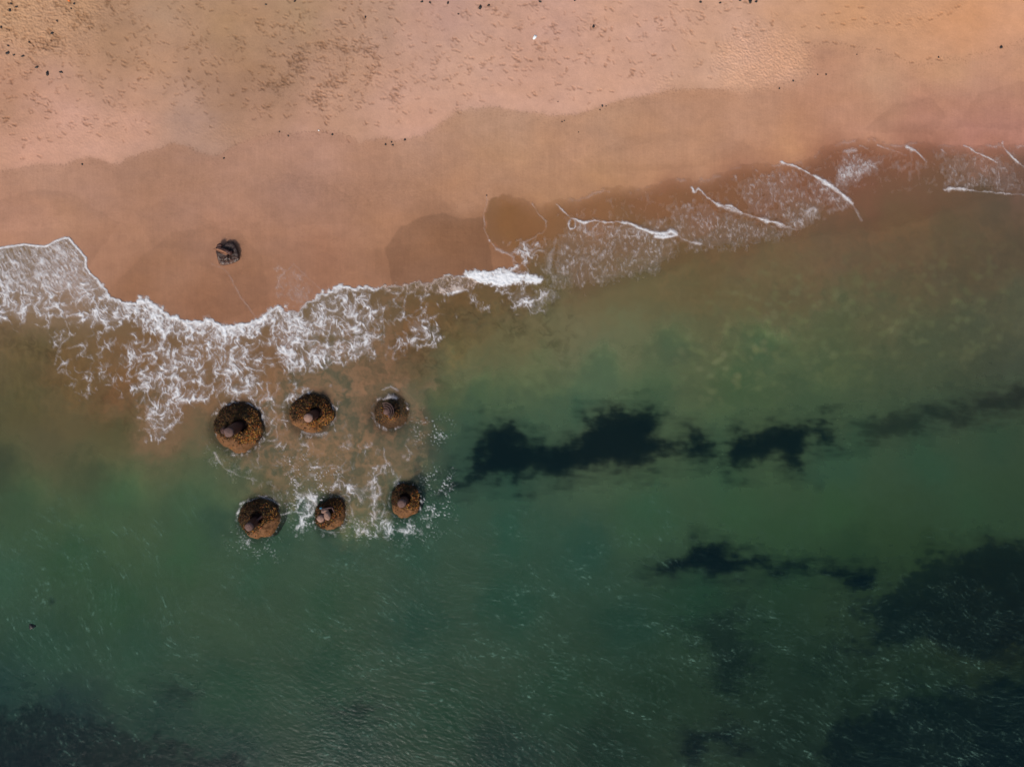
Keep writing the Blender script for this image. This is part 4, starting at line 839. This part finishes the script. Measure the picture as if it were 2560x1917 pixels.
mesh_obj('iron_plate', top_+bot_, fs, colmat('sandy rusted plate', .7, 14, .5, 1.4, .5, .02, .3, (.20, .09, .05)), st, False)
mesh_obj('rust_flange', *join([tube(bloc(545, 619, .48), bloc(572, 630, .48), .10, .14, 9, 5, 0, True, 33), lump(bloc(549, 614, .40), .22, .16, .16, 34), lump(bloc(575, 632, .40), .2, .16, .22, 35)]), M_IRON, st, True)
rb = random.Random(3); bp = []
for k in range(54):
    if k < 34:
        a = rb.uniform(.10, .62); idx = int((a*n+7) % n); x, y = ring_pts[int(rb.uniform(.50, .98)*N_) % N_]; sc = rb.uniform(.82, .97); x = cx0+(x-cx0)*sc; y = cy0+(y-cy0)*sc
        if y < 633: continue
    elif k < 42: x, y = 567+rb.gauss(0, 2.4), 647+rb.gauss(0, 1.4)
    else: x, y = rb.uniform(550, 590), rb.uniform(645, 658)
    mesh_obj('barnacle', *lump(bloc(x, y, .27), rb.uniform(.012, .028), rb.uniform(.012, .028), .04, k, 0, 7, 4, .2), M_BARN, st, True)

# ------------------------------------------------------------------ small things
def ground_z(x, y): return float(samp(Fd['zl'], np.array([x], f32), np.array([y], f32))[0])
rd = random.Random(12)
def scrap(x, y, s, name='weed_scrap', label='small black scrap of seaweed lying on the trodden sand', cat='seaweed scrap', group='black scraps on the sand', mat=None, el=1.6):
    z = ground_z(x, y); r = P(x, y, z)
    a = rd.uniform(0, 3.14)
    v, f = join([lump((0, 0, .02), s*el, s, s*.5, rd.randrange(999), a, 8, 5, .35), lump((s*.8*math.cos(a+.6), s*.8*math.sin(a+.6), .02), s*.8, s*.4, s*.35, rd.randrange(999), a+1.2, 8, 5, .35)])
    o = mesh_obj(name, v, f, mat or M_DARK, None, True); o.location = r; tag(o, label, cat, group); return o
LB = 'small black scrap of seaweed on the sand near the top left corner'
for x, y, s in ((25,26,.09),(28,10,.06),(42,18,.07),(186,10,.07),(178,22,.05),(143,53,.06),(130,84,.08),(20,133,.10),(57,141,.08),(35,138,.06),(3,69,.07),(21,115,.06),(92,169,.08),(119,185,.10),(153,181,.08),(73,106,.05)):
    scrap(x, y, s, label=LB, group='black scraps in the top left')
for x, y, s in ((1201,19,.11),(1222,14,.07),(1055,5,.07),(1075,7,.06),(1120,8,.07),(914,43,.06),(1146,36,.05),(665,12,.05),(737,4,.06),(1350,5,.07),(1484,67,.09),(1437,1,.07),(1875,3,.13),(1890,5,.08),(1751,6,.07),(1800,8,.06),(1850,2,.06)):
    scrap(x, y, s, label='small black scrap of seaweed along the top edge of the sand', group='black scraps along the top edge')
LP = 'tiny black pebble on the tide line across the beach'
for x, y, s in ((206,411,.07),(560,396,.06),(699,330,.05),(721,340,.06),(831,337,.07),(964,362,.07),(979,356,.06),(982,363,.07),(1012,350,.07),(1506,265,.07),(1395,255,.04),(1405,305,.05),(1411,302,.04),(1446,331,.04),(1500,275,.05),(1515,266,.04),(2044,187,.05),(2065,187,.06),(2142,137,.04),(2346,144,.06),(1983,203,.07),(1948,222,.06),(1217,489,.05)):
    scrap(x, y, s, 'pebble', LP, 'pebble', 'pebbles on the tide line', None, 1.1)
scrap(2503, 119, .11, 'pebble', 'larger dark pebble on the tide line at the far right', 'pebble', None, None, 1.2)
M_WHITE = colmat('white litter', .5, 20, .9, 1.1, .2, .01, .4, (.75, .80, .80))
scrap(1337, 94, .11, 'litter', 'small white scrap of litter lying among footprints at the top', 'litter', None, M_WHITE, 1.8)
scrap(797, 327, .05, 'shell', 'tiny white shell on the tide line', 'shell', None, M_WHITE, 1.1)
scrap(172, 1, .10, 'litter', 'tiny orange scrap of litter at the top left edge', 'litter', None, colmat('orange litter', .5, 20, .9, 1.1, .2, .01, .4, (.65, .16, .03)), 1.4)
o = mesh_obj('litter', *lump((0, 0, 0), .10, .07, .05, 77, .3), colmat('blue litter', .5, 20, .9, 1.1, .2, .01, .4, (.02, .16, .26)), None); o.location = P(802, 1270, .95)
tag(o, 'tiny blue scrap of litter caught on the narrow stump', 'litter')
o = mesh_obj('rock', *join([lump((0, 0, 0), .22, .16, .16, 81, .4, 12, 7, .4), lump((-.1, .12, -.04), .12, .1, .1, 83)]), M_DARK, None); o.location = P(80, 1566, .0)
tag(o, 'small dark rock breaking the green water near the left edge', 'rock')
